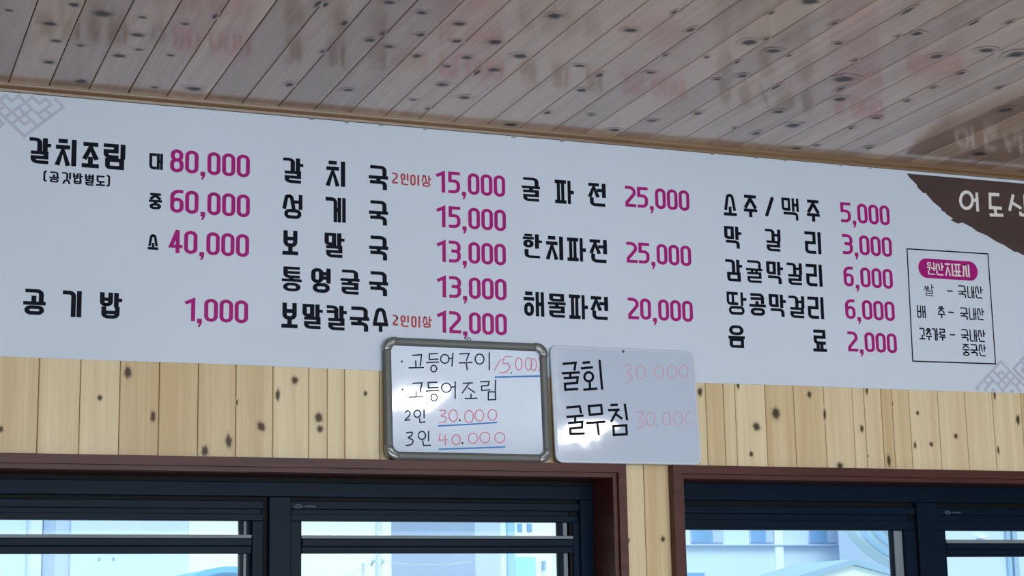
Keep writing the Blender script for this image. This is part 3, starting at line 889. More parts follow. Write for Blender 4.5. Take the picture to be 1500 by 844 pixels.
# origin table at the right end
mb = MB()
line_on_banner(mb, [(1328.6, 364.6), (1447, 372), (1458.3, 533.2), (1337, 529.2)], 0.0044, True)
bpart('table_outline', mb, M['ink'], 'thin dark outline round the origin list')
mb = MB()
pl, pr_ = P(1357, 393, YB_), P(1420.5, 396.5, YB_)
hh = 0.0335
out = []
for k in range(17):
    a = math.radians(90 + 180 * k / 16)
    out.append((pl.x + hh * math.cos(a) * .95, pl.z + hh * math.sin(a)))
for k in range(17):
    a = math.radians(-90 + 180 * k / 16)
    out.append((pr_.x + hh * math.cos(a) * .95, pl.z + hh * math.sin(a)))
mb.face([on_banner(x, z, INK) for x, z in out])
bpart('heading_pill', mb, M['magenta'], 'magenta rounded bar behind the white heading')
INK_SAVE = INK
INK = 0.0008
words('heading_lettering', [('원', 1357.7, 1368.8, 384, 402.5), ('산', 1370, 1382.5, 385, 403.5), ('지', 1384, 1396, 386, 404.3), ('표', 1396.8, 1407.8, 386.8, 405.3), ('시', 1409.5, 1420, 387.6, 406)], M['white_ink'], 0.0062, 0.0052, 'white heading letters')
INK = INK_SAVE
T3 = (0.0054, 0.0048)
words('origin_lettering', [('쌀', 1354.2, 1368, 416.2, 434), ('-', 1387.2, 1395.5, 424, 429), ('국', 1403.2, 1415.5, 418.2, 436.5), ('내', 1416.8, 1427, 419.2, 437), ('산', 1428, 1439.5, 419.5, 437.5)], M['ink'], *T3)
words('origin_lettering', [('배', 1343.3, 1355.8, 447.6, 465.9), ('추', 1373.5, 1384.2, 448.7, 466), ('-', 1389, 1397.2, 455.2, 460.2), ('국', 1406, 1418, 450.5, 468.6), ('내', 1419.3, 1429.8, 451, 469), ('산', 1430.8, 1441.6, 451.5, 469.2)], M['ink'], *T3)
words('origin_lettering', [('고', 1346.3, 1355, 480.3, 497.5), ('추', 1355.8, 1364.8, 480.8, 498.5), ('가', 1365.6, 1374.8, 481, 499), ('루', 1375.6, 1385, 481.5, 499.4), ('-', 1391.2, 1399.2, 488, 493), ('국', 1407.6, 1419, 482.3, 500), ('내', 1420.4, 1431, 483, 500.8), ('산', 1432.2, 1443.6, 483.4, 501.2)], M['ink'], *T3)
words('origin_lettering', [('중', 1409.5, 1420.4, 503.8, 521.5), ('국', 1421.2, 1432.5, 504.2, 522), ('산', 1433.4, 1444.6, 504.4, 522.2)], M['ink'], *T3)

# brown brush stroke with the shop name
mb = MB()
prof = [(140, 120), (160, 150), (215, 205), (213, 217), (262, 265), (275, 262), (330, 325), (390, 375), (393, 390), (418, 402), (425, 415), (477, 449), (458, 460), (515, 487), (530, 480), (548, 479), (610, 510), (650, 541), (720, 570), (790, 615), (850, 643), (925, 692), (937, 688), (993, 716), (1100, 770), (1210, 812), (1300, 840), (1420, 868)]
low = [P(1300 + x / 4.965, 230 + y / 4.965, YB_) for x, y in prof]
zt_ = low[0].z
mb.face([on_banner(p.x, p.z, INK) for p in low] + [on_banner(low[-1].x, zt_, INK)])
bpart('brush_patch', mb, M['brown_ink'], 'ragged dark brown brush stroke in the upper corner')

def ell(cx, cy, rx, ry, n=22, a0=0, a1=360):
    return [(cx + rx * math.cos(math.radians(a0 + (a1 - a0) * k / n)), cy + ry * math.sin(math.radians(a0 + (a1 - a0) * k / n))) for k in range(n + (0 if a1 - a0 == 360 else 1))]

cp = lambda pts: [(1300 + x / 4.965, 230 + y / 4.965) for x, y in pts]
bw = 0.0112
for sy in (((ell(574, 315, 44, 60), True), ([(648, 266), (655, 390)], False), ([(618, 312), (645, 317)], False)),
           (([(806, 275), (744, 272), (746, 368), (826, 374)], False), ([(783, 385), (787, 412)], False), ([(748, 422), (836, 424)], False)),
           (([(912, 280), (888, 385)], False), ([(908, 335), (968, 372)], False), ([(996, 280), (1002, 392)], False), ([(1004, 335), (1030, 338)], False), ([(966, 405), (968, 420), (1034, 432)], False))):
    mb = MB()
    for n_, (pts, cl_) in enumerate(sy):
        line_on_banner(mb, cp(pts), bw, cl_, 0.0008 + n_ * 0.00004, cap=0.3)
    bpart('shop_sign_lettering', mb, M['white_ink'], 'white handwritten style letter on the brown patch')

# lattice ornaments in two corners
def lattice(x, z, ex, ez, tile, base=0.0):
    """grid of thin bands: a runs to the upper right, b to the upper left (mirrored by ez)"""
    mb = MB()
    segs = [((0, 0), (1, 0)), ((0, 0), (0, 1)), ((1, 0), (1, .34)), ((0, 1), (.34, 1)), ((.34, 0), (.34, .34)), ((0, .34), (.18, .34)), ((.18, .18), (.18, .52)), ((.18, .18), (.34, .18)),
            ((.34, .34), (.18, .34)), ((.52, 0), (.52, .70)), ((0, .52), (.70, .52)), ((.70, 0), (.70, .18)), ((.52, .18), (.86, .18)), ((.86, .18), (.86, .34)), ((.70, .34), (.86, .34)), ((.70, .34), (.70, 1)),
            ((0, .70), (.18, .70)), ((.18, .52), (.18, .86)), ((.18, .86), (.34, .86)), ((.34, .70), (.34, .86)), ((.34, .70), (1, .70)), ((.52, .34), (.34, .34)), ((.34, .34), (.34, .52)), ((.86, .70), (.86, 1)), ((.70, .86), (1, .86)), ((.52, .86), (.52, 1.0))]
    w = 0.0085
    for n_, ((a0, b0), (a1, b1)) in enumerate(segs):
        p = [((a - b_) * ex + x, (a + b_) * ez + z) for a, b_ in ((a0, b0), (a1, b1))]
        (u0, v0), (u1, v1) = p
        ln = math.hypot(u1 - u0, v1 - v0)
        k = max(2, int(ln / 0.004))
        inside = [q / k for q in range(k + 1) if tile[0] <= v0 + (v1 - v0) * q / k <= tile[1]]
        if len(inside) < 2: continue
        t0, t1 = inside[0], inside[-1]
        p = [(u0 + (u1 - u0) * t, v0 + (v1 - v0) * t) for t in (t0, t1)]
        for quad in ribbon([(u / w, v / w) for u, v in p], False, cap=0.4):
            mb.face([on_banner(q.x * w, q.y * w, INK + base + n_ * 0.00003) for q in quad])
    return mb
zlo, zhi = zb_ + 0.007, ZT - 0.007
pA = P(35.5, 199.5, YB_); pB = P(1465.6, 529.5, YB_)
o = bpart('lattice_ornament', lattice(pA.x, pA.z, 0.104, 0.094, (zlo, zhi)), M['lattice'], 'grey lattice print at the upper left')
o = bpart('lattice_ornament', lattice(pA.x - 0.162, pA.z - 0.064, 0.104, 0.094, (zlo, zhi), 0.001), M['lattice'], 'grey lattice print cut by the photo edge at the upper left')
o = bpart('lattice_ornament', lattice(pB.x, pB.z, -0.104, -0.094, (zlo, zhi)), M['lattice'], 'grey lattice print at the lower right')
o = bpart('lattice_ornament', lattice(pB.x + 0.155, pB.z + 0.07, -0.104, -0.094, (zlo, zhi), 0.001), M['lattice'], 'grey lattice print cut by the photo edge at the lower right')
# staples along the upper edge
for px_, py_ in ((456, 172.5), (508, 178), (558, 182), (623, 187.5), (752, 200), (823, 206.5), (1043, 226), (1107, 231), (1150, 235), (1232, 243), (1274, 246)):
    p = P(px_, py_, YB_)
    mb = MB(); mb.tube([(p.x - 0.006, YB_, ZT - 0.004), (p.x - 0.006, YB_ - 0.0012, ZT - 0.004), (p.x + 0.006, YB_ - 0.0012, ZT - 0.004), (p.x + 0.006, YB_, ZT - 0.004)], 0.0009, 6)
    bpart('staple', mb, M['gap'], 'small dark staple')

# ------------------------------------------------------------------ whiteboards
def plane_board(x0, x1, zb, zt, y_bot, tilt, roll=0.0):
    """frame of a board that stands on the casing and leans back: root matrix, px -> local mapper"""
    ang = tilt
    org = Vector(((x0 + x1) / 2, y_bot, zb))
    rot = Matrix.Rotation(-ang, 4, 'X') @ Matrix.Rotation(roll, 4, 'Y')
    mat = Matrix.Translation(org) @ rot
    inv = mat.inverted()
    nrm = (rot @ Vector((0, -1, 0))).normalized()
    def loc(px, py):
        q = inv @ on_plane(px, py, org, nrm)
        return q.x, q.z
    return mat, loc

def halves(name, strokes, k, *a, **kw):
    marks(name, strokes[:k], *a, **kw)
    marks(name, strokes[k:], *a, **kw)

def marks(name, strokes, width, mat, loc, parent, lift, label=None, jitter=0.0):
    mb = MB()
    for n_, (pts, closed) in enumerate(strokes):
        L2 = [loc(*p) for p in pts]
        sm = L2
        if len(L2) == 1:
            cx, cz = L2[0]
            mb.face([(cx + width * .75 * math.cos(t), -lift - n_ * .00003, cz + width * .75 * math.sin(t)) for t in (2 * math.pi * k / 12 for k in range(12))])
            continue
        for quad in ribbon([(x / width, z / width) for x, z in sm], closed, cap=0.25):
            mb.face([(q.x * width, -lift - n_ * .00003, q.y * width) for q in quad])
    o = mb.build(name, mat, parent, fix=False)
    if label: o['label'] = label
    return o

def curve(pts, n=5):
    """smooth a hand-drawn stroke (Catmull-Rom)"""
    out = []
    q = [pts[0]] + list(pts) + [pts[-1]]
    for i in range(1, len(q) - 2):
        p0, p1, p2, p3 = (Vector(a) for a in q[i - 1:i + 3])
        for k in range(n):
            t = k / n
            out.append(tuple(0.5 * ((2 * p1) + (p2 - p0) * t + (2 * p0 - 5 * p1 + 4 * p2 - p3) * t * t + (3 * p1 - p0 - 3 * p2 + p3) * t ** 3)))
    out.append(tuple(pts[-1]))
    return out

A = lambda *pts: ([(550 + x / 4.2185, 480 + y / 4.2185) for x, y in pts], False)
AO = lambda cx, cy, rx, ry: ([(550 + x / 4.2185, 480 + y / 4.2185) for x, y in ell(cx, cy, rx, ry)], True)
AC = lambda *pts: ([(550 + x / 4.2185, 480 + y / 4.2185) for x, y in curve(pts)], False)
B = lambda *pts: ([(795 + x / 4.2204, 490 + y / 4.2204) for x, y in pts], False)
BO = lambda cx, cy, rx, ry: ([(795 + x / 4.2204, 490 + y / 4.2204) for x, y in ell(cx, cy, rx, ry)], True)
BC = lambda *pts: ([(795 + x / 4.2204, 490 + y / 4.2204) for x, y in curve(pts)], False)

# framed board
yb1, t1 = -0.0325, 0.050
mat1, loc1 = plane_board(1.541, 2.060, ZCT + 0.0005, CAM.z + 0.868, yb1, t1)
u0, w0 = loc1(562.5, 668.5); u1, w1 = loc1(804, 677); ua, wa = loc1(562.5, 494); ub, wb = loc1(803, 504.5)
ux0, ux1 = (u0 + ua) / 2, (u1 + ub) / 2
uz0, uz1 = 0.0, (wa + wb) / 2
board1 = empty('framed_whiteboard', (0, 0, 0)); board1.matrix_world = mat1
tag(board1, 'grey framed whiteboard with handwritten mackerel prices standing on the window casing', 'whiteboard')
fr_w = 0.0235
mb = MB(); mb.box(ux0 + 0.012, ux1 - 0.012, 0.0, 0.006, uz0 + 0.012, uz1 - 0.012)
mb.build('writing_surface', M['board'], board1)
# frame: rounded moulding swept round the edge
mb = MB()
secs = [(0.0, 0.010), (0.0, -0.004), (0.003, -0.008), (0.008, -0.010), (fr_w - 0.008, -0.010), (fr_w - 0.003, -0.008), (fr_w, -0.003), (fr_w, 0.0002)]
loops = []
for ins, y in secs:
    r = max(0.032 - ins, 0.009)
    loops.append([mb.pt((u, y, v)) for u, v in rrect(ux0 + ins, ux1 - ins, uz0 + ins, uz1 - ins, r, 8)])
for a, c in zip(loops, loops[1:]):
    nn = len(a)
    for k in range(nn):
        mb.idx([a[k], a[(k + 1) % nn], c[(k + 1) % nn], c[k]])
mb.idx(loops[0])
mb.build('frame', M['board_frame'], board1, smooth=True)
for sx, sz in ((0, 0), (1, 0), (1, 1), (0, 1)):
    # plastic corner cap: thick quarter with a cut inner edge
    mb = MB()
    cx = ux1 if sx else ux0; cz = uz1 if sz else uz0
    dx = -1 if sx else 1; dz = -1 if sz else 1
    o_r = 0.033; Lc = 0.041
    outl = [(0.0335, -0.0004)]
    ol = []
    for k in range(9):
        a = math.radians(180 + 90 * k / 8)
        ol.append((o_r + (o_r + 0.0006) * math.cos(a), o_r + (o_r + 0.0006) * math.sin(a)))
    ol += [(Lc, -0.0006), (Lc, 0.0215)]
    for k in range(1, 8):                                # scalloped inner corner
        t = k / 8
        ol.append((Lc + (0.0215 - Lc) * t - 0.0030 * math.sin(math.pi * t), 0.0215 + (Lc - 0.0215) * t - 0.0030 * math.sin(math.pi * t)))
    ol += [(0.0215, Lc), (-0.0006, Lc)]
    def fn(u, v, h, cx=cx, cz=cz, dx=dx, dz=dz):
        return (cx + dx * u, -h, cz + dz * v)
    ctr = (0.020, 0.020)
    rings = []
    for s_, h in ((1.0, -0.009), (1.0, 0.0095), (0.95, 0.0115), (0.82, 0.0130), (0.55, 0.0140)):
        rings.append([mb.pt(fn(ctr[0] + (u - ctr[0]) * s_, ctr[1] + (v - ctr[1]) * s_, h)) for u, v in ol])
    for a, c in zip(rings, rings[1:]):
        nn = len(a)
        for k in range(nn):
            mb.idx([a[k], a[(k + 1) % nn], c[(k + 1) % nn], c[k]])
    mb.idx(rings[0][::-1]); mb.idx(rings[-1])
    mb.build('corner_cap', M['corner'], board1, smooth=True)['label'] = 'glossy grey plastic corner'
# hanging loop on the top edge
lx_, lz_ = loc1(686.5, 493)
mb = MB()
mb.tube([(lx_ + 0.006 * math.cos(t), -0.002, uz1 + 0.004 + 0.006 * math.sin(t)) for t in (2 * math.pi * k / 16 for k in range(17))], 0.0011, 6)
mb.build('hanging_ring', M['steel'], board1)

H1 = [A((163, 210)), A((228, 172), (284, 168), (277, 236)), A((248, 205), (250, 246)), A((207, 249), (298, 247)),
      A((383, 160), (333, 163), (333, 198), (387, 195)), A((315, 217), (391, 213)), AO(360, 254, 18, 20), AO(428, 194, 26, 27), A((450, 192), (474, 190)), A((479, 158), (472, 238)),
      A((520, 163), (578, 160), (560, 206)), A((517, 219), (597, 215)), A((560, 219), (567, 262)), AO(643, 195, 27, 31), A((703, 155), (703, 262))]
H2 = [A((167, 383)), A((230, 345), (287, 342), (276, 400)), A((250, 395), (250, 428)), A((207, 431), (292, 428)), A((381, 338), (325, 340), (327, 373), (387, 370)), A((312, 393), (391, 390)), AO(362, 432, 19, 22),
      AO(437, 372, 29, 28), A((465, 368), (490, 367)), A((493, 335), (492, 438)), A((540, 345), (600, 342)), A((578, 345), (535, 405)), A((570, 372), (614, 402)), A((590, 410), (590, 437)), A((553, 439), (628, 437)),
      A((648, 335), (702, 333), (696, 358), (655, 362), (656, 389), (708, 385)), A((742, 325), (740, 390)), (A((697, 398), (740, 397), (742, 445), (697, 447))[0], True)]
H3 = [AC((184, 526), (199, 513), (213, 526), (206, 548), (183, 573), (212, 569)), AO(258, 533, 20, 22), A((300, 508), (300, 560)), A((272, 562), (275, 587), (307, 583))]
H4 = [AC((190, 651), (226, 648), (222, 668), (203, 681), (231, 696), (222, 722), (188, 729)), AO(287, 667, 22, 25), A((328, 640), (328, 701)), A((292, 700), (297, 729), (341, 728))]
PW = 0.0040
for h in (H1, H2, H3, H4):
    marks('handwritten_lettering', h, PW, M['marker'], loc1, board1, 0.0006)
marks('handwritten_price_lettering', [A((774, 195), (735, 264)), AC((840, 180), (799, 183), (787, 222), (818, 222), (829, 250), (800, 277), (765, 277)), AO(885, 225, 20, 38), AO(945, 225, 20, 38), AO(978, 230, 17, 38), AC((1005, 192), (1022, 215), (1020, 245), (1008, 265))], 0.0030, M['pink_marker'], loc1, board1, 0.0006, 'faded pink price')
halves('handwritten_price_lettering', [AC((395, 512), (428, 512), (430, 528), (406, 545), (436, 556), (430, 580), (393, 587)), AO(480, 545, 26, 36), AO(578, 550, 27, 38), AO(642, 543, 27, 35), AO(722, 540, 27, 34)], 2, 0.0032, M['pink_marker'], loc1, board1, 0.0006, 'faded pink price')
halves('handwritten_price_lettering', [A((400, 655), (393, 697), (446, 693)), A((430, 665), (432, 728)), AO(498, 693, 25, 31), AO(602, 685, 28, 32), AO(676, 680, 31, 33), AO(768, 680, 31, 32)], 3, 0.0032, M['pink_marker'], loc1, board1, 0.0006, 'faded pink price')
marks('decimal_point', [A((840, 281))], 0.0030, M['marker'], loc1, board1, 0.0006)
marks('decimal_point', [A((521, 573))], 0.0042, M['marker'], loc1, board1, 0.0006)
marks('decimal_point', [A((537, 714))], 0.0042, M['marker'], loc1, board1, 0.0006)
marks('underline', [A((740, 307), (880, 303), (1018, 300))], 0.0052, M['blue_marker'], loc1, board1, 0.0006, 'blue marker line')
marks('underline', [A((388, 608), (570, 599), (750, 586))], 0.0044, M['blue_marker'], loc1, board1, 0.0006, 'blue marker line')
marks('underline', [A((393, 752), (580, 746), (800, 738))], 0.0044, M['blue_marker'], loc1, board1, 0.0006, 'blue marker line')

# frameless board
yb2, t2 = -0.0403, 0.0715
mat2, loc2 = plane_board(2.082, 2.564, ZCT + 0.0005, CAM.z + 0.868, yb2, t2, 0.0)
c0 = loc2(814.5, 679.5); c1 = loc2(1026, 680.5); c2 = loc2(1018.5, 512.5); c3 = loc2(805.5, 507)
vx0, vx1 = (c0[0] + c3[0]) / 2, (c1[0] + c2[0]) / 2
vz0, vz1 = 0.0, (c2[1] + c3[1]) / 2
board2 = empty('frameless_whiteboard', (0, 0, 0)); board2.matrix_world = mat2
tag(board2, 'white frameless board with thick black handwriting, right of the framed board', 'whiteboard')
mb = MB()
loops = []
for ins, y, r in ((0.0015, 0.010, 0.024), (0.0, 0.008, 0.024), (0.0, 0.0015, 0.024), (0.0015, 0.0, 0.023), (0.009, 0.0, 0.018), (0.0105, 0.0012, 0.017)):
    loops.append([mb.pt((u, y, v)) for u, v in rrect(vx0 + ins, vx1 - ins, vz0 + ins, vz1 - ins, r, 8)])
for a, c in zip(loops, loops[1:]):
    nn = len(a)
    for k in range(nn):
        mb.idx([a[k], a[(k + 1) % nn], c[(k + 1) % nn], c[k]])
mb.idx(loops[0][::-1])
mb.build('backing_tray', noisy(material('white plastic board edge', srgb(194, 206, 224), 0.3), (6, 6, 6), 0.02), board2)
mb = MB()
mb.prism(rrect(vx0 + 0.0100, vx1 - 0.0100, vz0 + 0.0100, vz1 - 0.0100, 0.0175, 8), lambda u, v, h: (u, -h, v), -0.006, -0.0012)
mb.build('writing_surface', M['board'], board2)
kx_, kz_ = loc2(913, 515)
mb = MB()
for ra, h0, h1 in ((0.0042, -0.001, 0.0012), (0.0026, 0.0012, 0.0030)):
    mb.prism([(kx_ + ra * math.cos(t), kz_ + ra * math.sin(t)) for t in (2 * math.pi * k / 14 for k in range(14))], lambda u, v, h: (u, -h, v), h0, h1)
mb.build('screw_head', M['steel'], board2)['label'] = 'small dark screw near the top edge'
LB = -0.0012 + 0.0006
G1 = [B((127, 182), (204, 175), (197, 220)), B((122, 240), (228, 235)), B((170, 240), (172, 270)), B((133, 270), (217, 265), (213, 300), (138, 305), (140, 342), (217, 337)),
      B((250, 175), (290, 172)), B((240, 210), (307, 203)), BO(285, 262, 27, 28), B((291, 292), (293, 335)), B((255, 342), (335, 335)), B((352, 160), (368, 338))]
G2 = [B((150, 452), (229, 445), (238, 485)), B((150, 510), (250, 502)), B((200, 508), (202, 542)), B((160, 548), (246, 541), (243, 575), (170, 582), (172, 615), (258, 612)),
      (B((285, 443), (362, 437), (367, 490), (292, 497))[0], True), B((272, 548), (385, 540)), B((338, 546), (347, 618)),
      B((422, 437), (462, 435)), B((408, 468), (472, 465)), B((462, 467), (425, 538)), B((448, 490), (490, 520)), B((508, 432), (522, 527)), (B((437, 567), (517, 562), (520, 617), (440, 622))[0], True)]
marks('handwritten_lettering', G1, 0.0076, M['bold_marker'], loc2, board2, LB)
marks('handwritten_lettering', G2, 0.0076, M['bold_marker'], loc2, board2, LB)
halves('handwritten_price_lettering', [BC((500, 194), (538, 190), (551, 205), (522, 240), (551, 252), (546, 284), (513, 298)), BO(607, 234, 28, 40), BO(721, 232, 28, 38), BO(800, 232, 30, 39), BO(872, 230, 27, 38)], 2, 0.0028, M['pale_pink'], loc2, board2, LB, 'rubbed pale pink price')
halves('handwritten_price_lettering', [BC((582, 480), (613, 475), (623, 490), (597, 525), (623, 537), (614, 567), (583, 582)), BO(668, 524, 26, 42), BO(767, 521, 24, 39), BO(837, 519, 27, 38), BC((918, 487), (898, 483), (881, 510), (884, 542), (902, 557), (920, 545))], 2, 0.0028, M['pale_pink'], loc2, board2, LB, 'rubbed pale pink price')
marks('decimal_point', [B((658, 272))], 0.0018, M['pale_pink'], loc2, board2, LB)
marks('decimal_point', [B((708, 563))], 0.0022, M['steel'], loc2, board2, LB)

# ------------------------------------------------------------------ the street outside
def facade(col, name, rough=0.8):
    return noisy(material(name, col, rough), (0.3, 0.3, 0.5), 0.03)
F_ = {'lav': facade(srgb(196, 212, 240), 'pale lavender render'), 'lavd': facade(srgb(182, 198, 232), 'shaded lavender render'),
      'white': facade(srgb(232, 244, 248), 'white render'), 'blue': facade(srgb(150, 196, 236), 'pale blue cladding'),
      'cyan': facade(srgb(150, 214, 244), 'cyan panel'), 'apt': facade(srgb(204, 224, 244), 'pale blue apartment render'),
      'pane': noisy(material('blue grey window glass', srgb(128, 170, 216), 0.2), (1, 1, 1), 0.08), 'slate': facade(srgb(150, 180, 210), 'blue grey roofing'),
      'pole': facade(srgb(190, 206, 232), 'pale concrete pole'), 'wire': material('grey wire', srgb(190, 214, 226), 0.7),
      'roof': facade(srgb(92, 168, 216), 'sky blue sheet roof'), 'drape': facade(srgb(186, 214, 240), 'pale blue tarpaulin'),
      'ground': facade(srgb(170, 176, 182), 'pale asphalt')}
YO = 60.0
GZ = -3.0
def ob(px0, px1, py0, py1, Y=YO):
    """x range and z range of a photo box at distance Y"""
    a = P(px0, (py0 + py1) / 2, Y); c = P(px1, (py0 + py1) / 2, Y)
    d = P((px0 + px1) / 2, py0, Y); e = P((px0 + px1) / 2, py1, Y)
    return a.x, c.x, e.z, d.z
b = MB(); b.box(-40, 90, 1.5, 120, GZ - 0.2, GZ)
struct(b.build('floor', F_['ground'])).name = 'floor_street'
def part(parent, name, mat, x0, x1, y0, y1, z0, z1, label=None):
    q = MB(); q.cbox(x0, x1, y0, y1, z0, z1, 0.02)
    o = keep(q.build(name, mat), parent)
    if label: o['label'] = label
    return o

# far left: pale buildings
x0, x1, _, zt = ob(-220, 84, 600, 844)
bd = empty('apartment_building', ((x0 + x1) / 2, YO + 6, GZ))
tag(bd, 'white building at the far left behind the left window', 'building')
part(bd, 'wall', F_['white'], x0, x1, YO + 4, YO + 14, GZ, zt + 3)
part(bd, 'corner_pier', F_['apt'], ob(-60, 56, 700, 844)[0], ob(-60, 56, 700, 844)[1], YO + 3.6, YO + 4, GZ, zt + 3)
x0, x1, _, zt = ob(85, 278, 600, 844)
xs = ob(85, 106, 600, 844)[1]
bd = empty('apartment_building', ((x0 + x1) / 2, YO, GZ))
tag(bd, 'pale lavender building filling most of the left pane', 'building')
part(bd, 'wall', F_['lav'], xs, x1, YO, YO + 10, GZ, zt + 3)
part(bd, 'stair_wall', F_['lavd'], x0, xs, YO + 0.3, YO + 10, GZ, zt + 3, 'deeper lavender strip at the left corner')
for px_ in (145, 166):
    wx0, wx1, wz0, wz1 = ob(px_ - 1.5, px_ + 1.5, 817, 821)
    part(bd, 'vent', F_['pane'], wx0, wx1, YO - 0.05, YO + 0.1, wz0, wz1)
# blue arched roof
q = MB()
pts = [P(x, y, 40) for x, y in ((262, 852), (280, 843), (300, 836), (318, 831.5), (335, 829.5), (352, 831), (372, 835), (395, 842), (415, 850))]
lo = GZ + 1
pr1 = [(p.x, p.z) for p in pts]
for (xa, za), (xb, zb2) in zip(pr1, pr1[1:]):
    vs = [q.pt(v) for v in ((xa, 40, za), (xb, 40, zb2), (xb, 52, zb2), (xa, 52, za), (xa, 40, za - .15), (xb, 40, zb2 - .15), (xb, 52, zb2 - .15), (xa, 52, za - .15))]
    for f_ in ((0, 1, 2, 3), (7, 6, 5, 4), (0, 4, 5, 1), (2, 6, 7, 3)):
        q.idx([vs[j] for j in f_])
bd = empty('warehouse', (sum(p.x for p in pts) / len(pts), 46, GZ))
tag(bd, 'sky blue arched roof low in the left pane', 'building')
keep(q.build('arched_roof', F_['roof']), bd)
q = MB()
q.face([(pr1[0][0], 40.2, GZ)] + [(x, 40.2, z - .15) for x, z in pr1] + [(pr1[-1][0], 40.2, GZ)])
q.face([(pr1[0][0], 51.8, GZ)] + [(x, 51.8, z - .15) for x, z in pr1] + [(pr1[-1][0], 51.8, GZ)])
for x, z in (pr1[0], pr1[-1]):
    q.box(x - 0.1, x + 0.1, 40.2, 51.8, GZ, z - 0.16)
keep(q.build('wall', F_['roof']), bd)

# utility pole with wires, and a thin post
YP = 45.0
pp = P(553, 800, YP)
pole = empty('utility_pole', (pp.x, YP, GZ))
tag(pole, 'pale concrete utility pole seen in the middle pane', 'utility pole')
q = MB(); q.tube([(pp.x, YP, GZ), (pp.x + 0.05, YP, pp.z + 5)], 0.085, 14); keep(q.build('shaft', F_['pole'], smooth=True), pole)
for px_ in (545.5, 559.5):
    e = P(px_, 824, YP)
    q = MB(); q.tube([(e.x - .04, YP, e.z - .09), (e.x, YP, e.z - .02), (e.x + .03, YP, e.z + .08)], 0.045, 10)
    keep(q.build('insulator', F_['slate'], smooth=True), pole)
    q = MB(); q.tube([(pp.x, YP, e.z + .02), (e.x, YP, e.z + .05)], 0.018, 8)
    keep(q.build('bracket', F_['pole']), pole)
e = P(532, 828, YP)
post = empty('slender_post', (e.x, YP, GZ))
tag(post, 'slender pale post left of the utility pole', 'post')
q = MB(); q.tube([(e.x, YP, GZ), (e.x, YP, e.z)], 0.035, 10); keep(q.build('shaft', F_['pole']), post)
q = MB(); q.tube([(e.x, YP, e.z), (e.x, YP, e.z + .05)], 0.055, 10); keep(q.build('cap', F_['pole']), post)
a = P(500, 844, YP - .07); c = P(545.5, 823, YP - .07)
q = MB(); q.tube([a + (c - a) * (k / 8) - Vector((0, 0, 0.05 * math.sin(math.pi * k / 8))) for k in range(-12, 9)], 0.012, 6)
tag(q.build('overhead_wire', F_['wire']), 'thin wire sloping down to the left from the pole', 'wire', 'overhead wires')
a = P(562.5, 823, YP - .07); c = P(690, 823, YP + 8)
q = MB(); q.tube([a + (c - a) * (k / 10) - Vector((0, 0, 0.10 * math.sin(math.pi * k / 10))) for k in range(11)], 0.012, 6)
tag(q.build('overhead_wire', F_['wire']), 'thin wire running right from the pole to the building', 'wire', 'overhead wires')

# building right of the pole
x0, x1, _, zt = ob(687, 965, 600, 844)
bd = empty('shop_building', ((x0 + x1) / 2, YO, GZ))
tag(bd, 'white and lavender building at the right end of the left window', 'building')
xa = ob(687, 725, 700, 844)[1]
part(bd, 'wall', F_['white'], xa, x1, YO, YO + 10, GZ, zt + 3)
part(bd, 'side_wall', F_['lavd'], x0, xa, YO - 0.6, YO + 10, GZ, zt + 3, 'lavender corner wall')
s0, s1, _, _ = ob(741, 752, 700, 844)
part(bd, 'pilaster', F_['blue'], s0, s1, YO - 0.15, YO + 0.1, GZ, zt + 3, 'pale blue upright strip')
for pa, pb in ((757.5, 764.5), (771.5, 778.5)):
    wx0, wx1, wz0, wz1 = ob(pa, pb, 767, 779)
    part(bd, 'small_window', F_['pane'], wx0, wx1, YO - 0.06, YO + 0.1, wz0, wz1)
wx0, wx1, wz0, wz1 = ob(752, 784, 816, 880)
part(bd, 'panel', F_['cyan'], wx0, wx1, YO - 0.1, YO + 0.1, wz0, wz1, 'cyan wall panel')
wx0, wx1, wz0, wz1 = ob(793, 796, 822, 836)
part(bd, 'lamp_bracket', F_['slate'], wx0, wx1, YO - 0.3, YO, wz0, wz1)
wx0, wx1, wz0, wz1 = ob(728, 731, 822, 860)
part(bd, 'downpipe', F_['lavd'], wx0, wx1, YO - 0.2, YO, wz0, wz1)

# apartment block behind the right window
x0, x1, _, zt = ob(1002, 1345, 600, 844)
bd = empty('apartment_building', ((x0 + x1) / 2, YO, GZ))
tag(bd, 'pale blue apartment block with a row of windows in the right window', 'building')
part(bd, 'wall', F_['apt'], x0, x1, YO, YO + 10, GZ, zt + 3)
for pa, pb in ((1011, 1058), (1097, 1131.5), (1183, 1223)):
    wx0, wx1, wz0, wz1 = ob(pa, pb, 764, 795.5)
    q = MB(); q.cbox(wx0, wx1, YO - 0.08, YO + 0.05, wz0, wz1, 0.02)
    fo = keep(q.build('window', F_['lavd']), bd)
    q = MB(); q.box(wx0 + .04, wx0 + (wx1 - wx0) * .66, YO - 0.10, YO - 0.06, wz0 + .03, wz1 - .03)
    pn = q.build('pane', F_['pane']); pn.parent = fo
wx0, wx1, wz0, wz1 = ob(1003, 1032, 838, 870)
q = MB(); q.cbox(wx0, wx1, YO - 0.08, YO + 0.05, wz0, wz1, 0.02)
fo = keep(q.build('window', F_['lavd']), bd)
q = MB(); q.box(wx0 + .04, wx1 - .04, YO - 0.10, YO - 0.06, wz0 + .03, wz1 - .05); pn = q.build('pane', F_['pane']); pn.parent = fo
l0, l1, lz0, lz1 = ob(1002, 1345, 798, 800.5)
part(bd, 'ledge', F_['lavd'], l0, l1, YO - 0.2, YO, lz0, lz1)
l0, l1, _, _ = ob(1132, 1144, 700, 844)
part(bd, 'pilaster', F_['white'], l0, l1, YO - 0.15, YO, GZ, zt + 3, 'white upright strip')

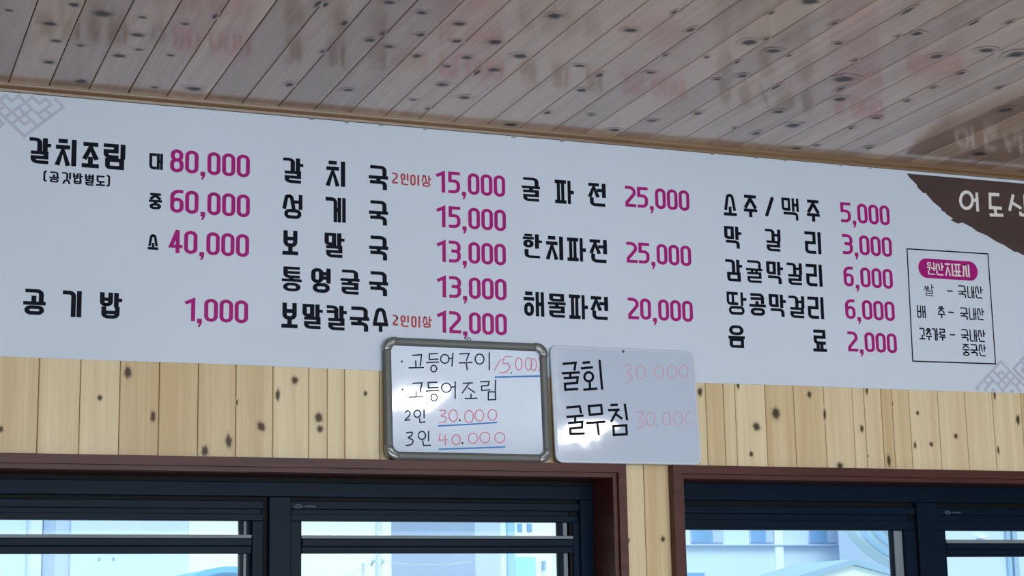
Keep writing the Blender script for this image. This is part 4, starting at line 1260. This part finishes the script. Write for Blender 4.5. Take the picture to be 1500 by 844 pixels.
# gabled roof in front of it
YG = 40.0
ap, le, ri = P(1252, 819, YG), P(1130, 855, YG), P(1372, 853, YG)
bd = empty('small_house', (ap.x, YG + 1.6, GZ))
tag(bd, 'low house with a pale gabled roof, below the apartment windows', 'house')
q = MB()
for (a, c) in ((le, ap), (ap, ri)):
    vs = []
    for y in (YG, YG + 3.2):
        for p, dz in ((a, 0), (c, 0), (c, -0.16), (a, -0.16)):
            vs.append(q.pt((p.x, y, p.z + dz)))
    for f_ in ((0, 1, 2, 3), (7, 6, 5, 4), (0, 4, 5, 1), (1, 5, 6, 2), (2, 6, 7, 3), (3, 7, 4, 0)):
        q.idx([vs[j] for j in f_])
keep(q.build('roof', F_['slate']), bd)
q = MB()
for y in (YG + .12, YG + 3.0):
    q.face([(le.x + .3, y, GZ), (ri.x - .3, y, GZ), (ri.x - .3, y, ri.z - .08), (ap.x, y, ap.z - .17), (le.x + .3, y, le.z - .08)])
q.box(le.x + .25, le.x + .35, YG + .12, YG + 3.0, GZ, le.z - .1); q.box(ri.x - .35, ri.x - .25, YG + .12, YG + 3.0, GZ, ri.z - .1)
keep(q.build('wall', F_['white']), bd)

# swagged tarpaulin hung beside the right pane
YT = 12.0
q = MB()
def swag(pxs, w_):
    return [P(x, y, YT) for x, y in curve(pxs, 6)]
edge_a = swag([(1237, 770), (1250, 793), (1270, 812), (1292, 827), (1330, 846)], 0)
edge_b = swag([(1290, 768), (1300, 776), (1310, 785), (1322, 792), (1345, 803)], 0)
nseg = 14
rows = []
for a, c in zip(edge_a, edge_b):
    rows.append([q.pt(a + (c - a) * (k / nseg) + Vector((0, -0.10 * math.sin(math.pi * 3.5 * k / nseg) ** 2 * 1.2, 0))) for k in range(nseg + 1)])
rows2 = []
for r_ in rows:
    rows2.append([q.pt(Vector(q.v[i_]) + Vector((0, 0.02, 0))) for i_ in r_])
for a, c in zip(rows, rows[1:]):
    for k in range(nseg):
        q.idx([a[k], a[k + 1], c[k + 1], c[k]])
for a, c in zip(rows2, rows2[1:]):
    for k in range(nseg):
        q.idx([a[k + 1], a[k], c[k], c[k + 1]])
tag(q.build('tarpaulin', F_['drape'], smooth=True), 'pale blue sheet hanging in curved folds outside the right window', 'tarpaulin')

# building seen in the last pane
x0, x1, _, zt = ob(1350, 1700, 600, 844, 52)
bd = empty('apartment_building', ((x0 + x1) / 2, 52, GZ))
tag(bd, 'blue grey building at the far right behind the last pane', 'building')
part(bd, 'wall', F_['lav'], x0, x1, 52, 58, GZ, zt + 3)
for pa, pb in ((1470, 1476), (1479, 1486)):
    s0, s1, _, _ = ob(pa, pb, 700, 844, 52)
    part(bd, 'downpipe', F_['slate'], s0, s1, 51.85, 52.0, GZ, zt + 3)
wx0, wx1, wz0, wz1 = ob(1429, 1439, 785.5, 789, 52)
part(bd, 'lamp', F_['white'], wx0, wx1, 51.7, 52.0, wz0, wz1)
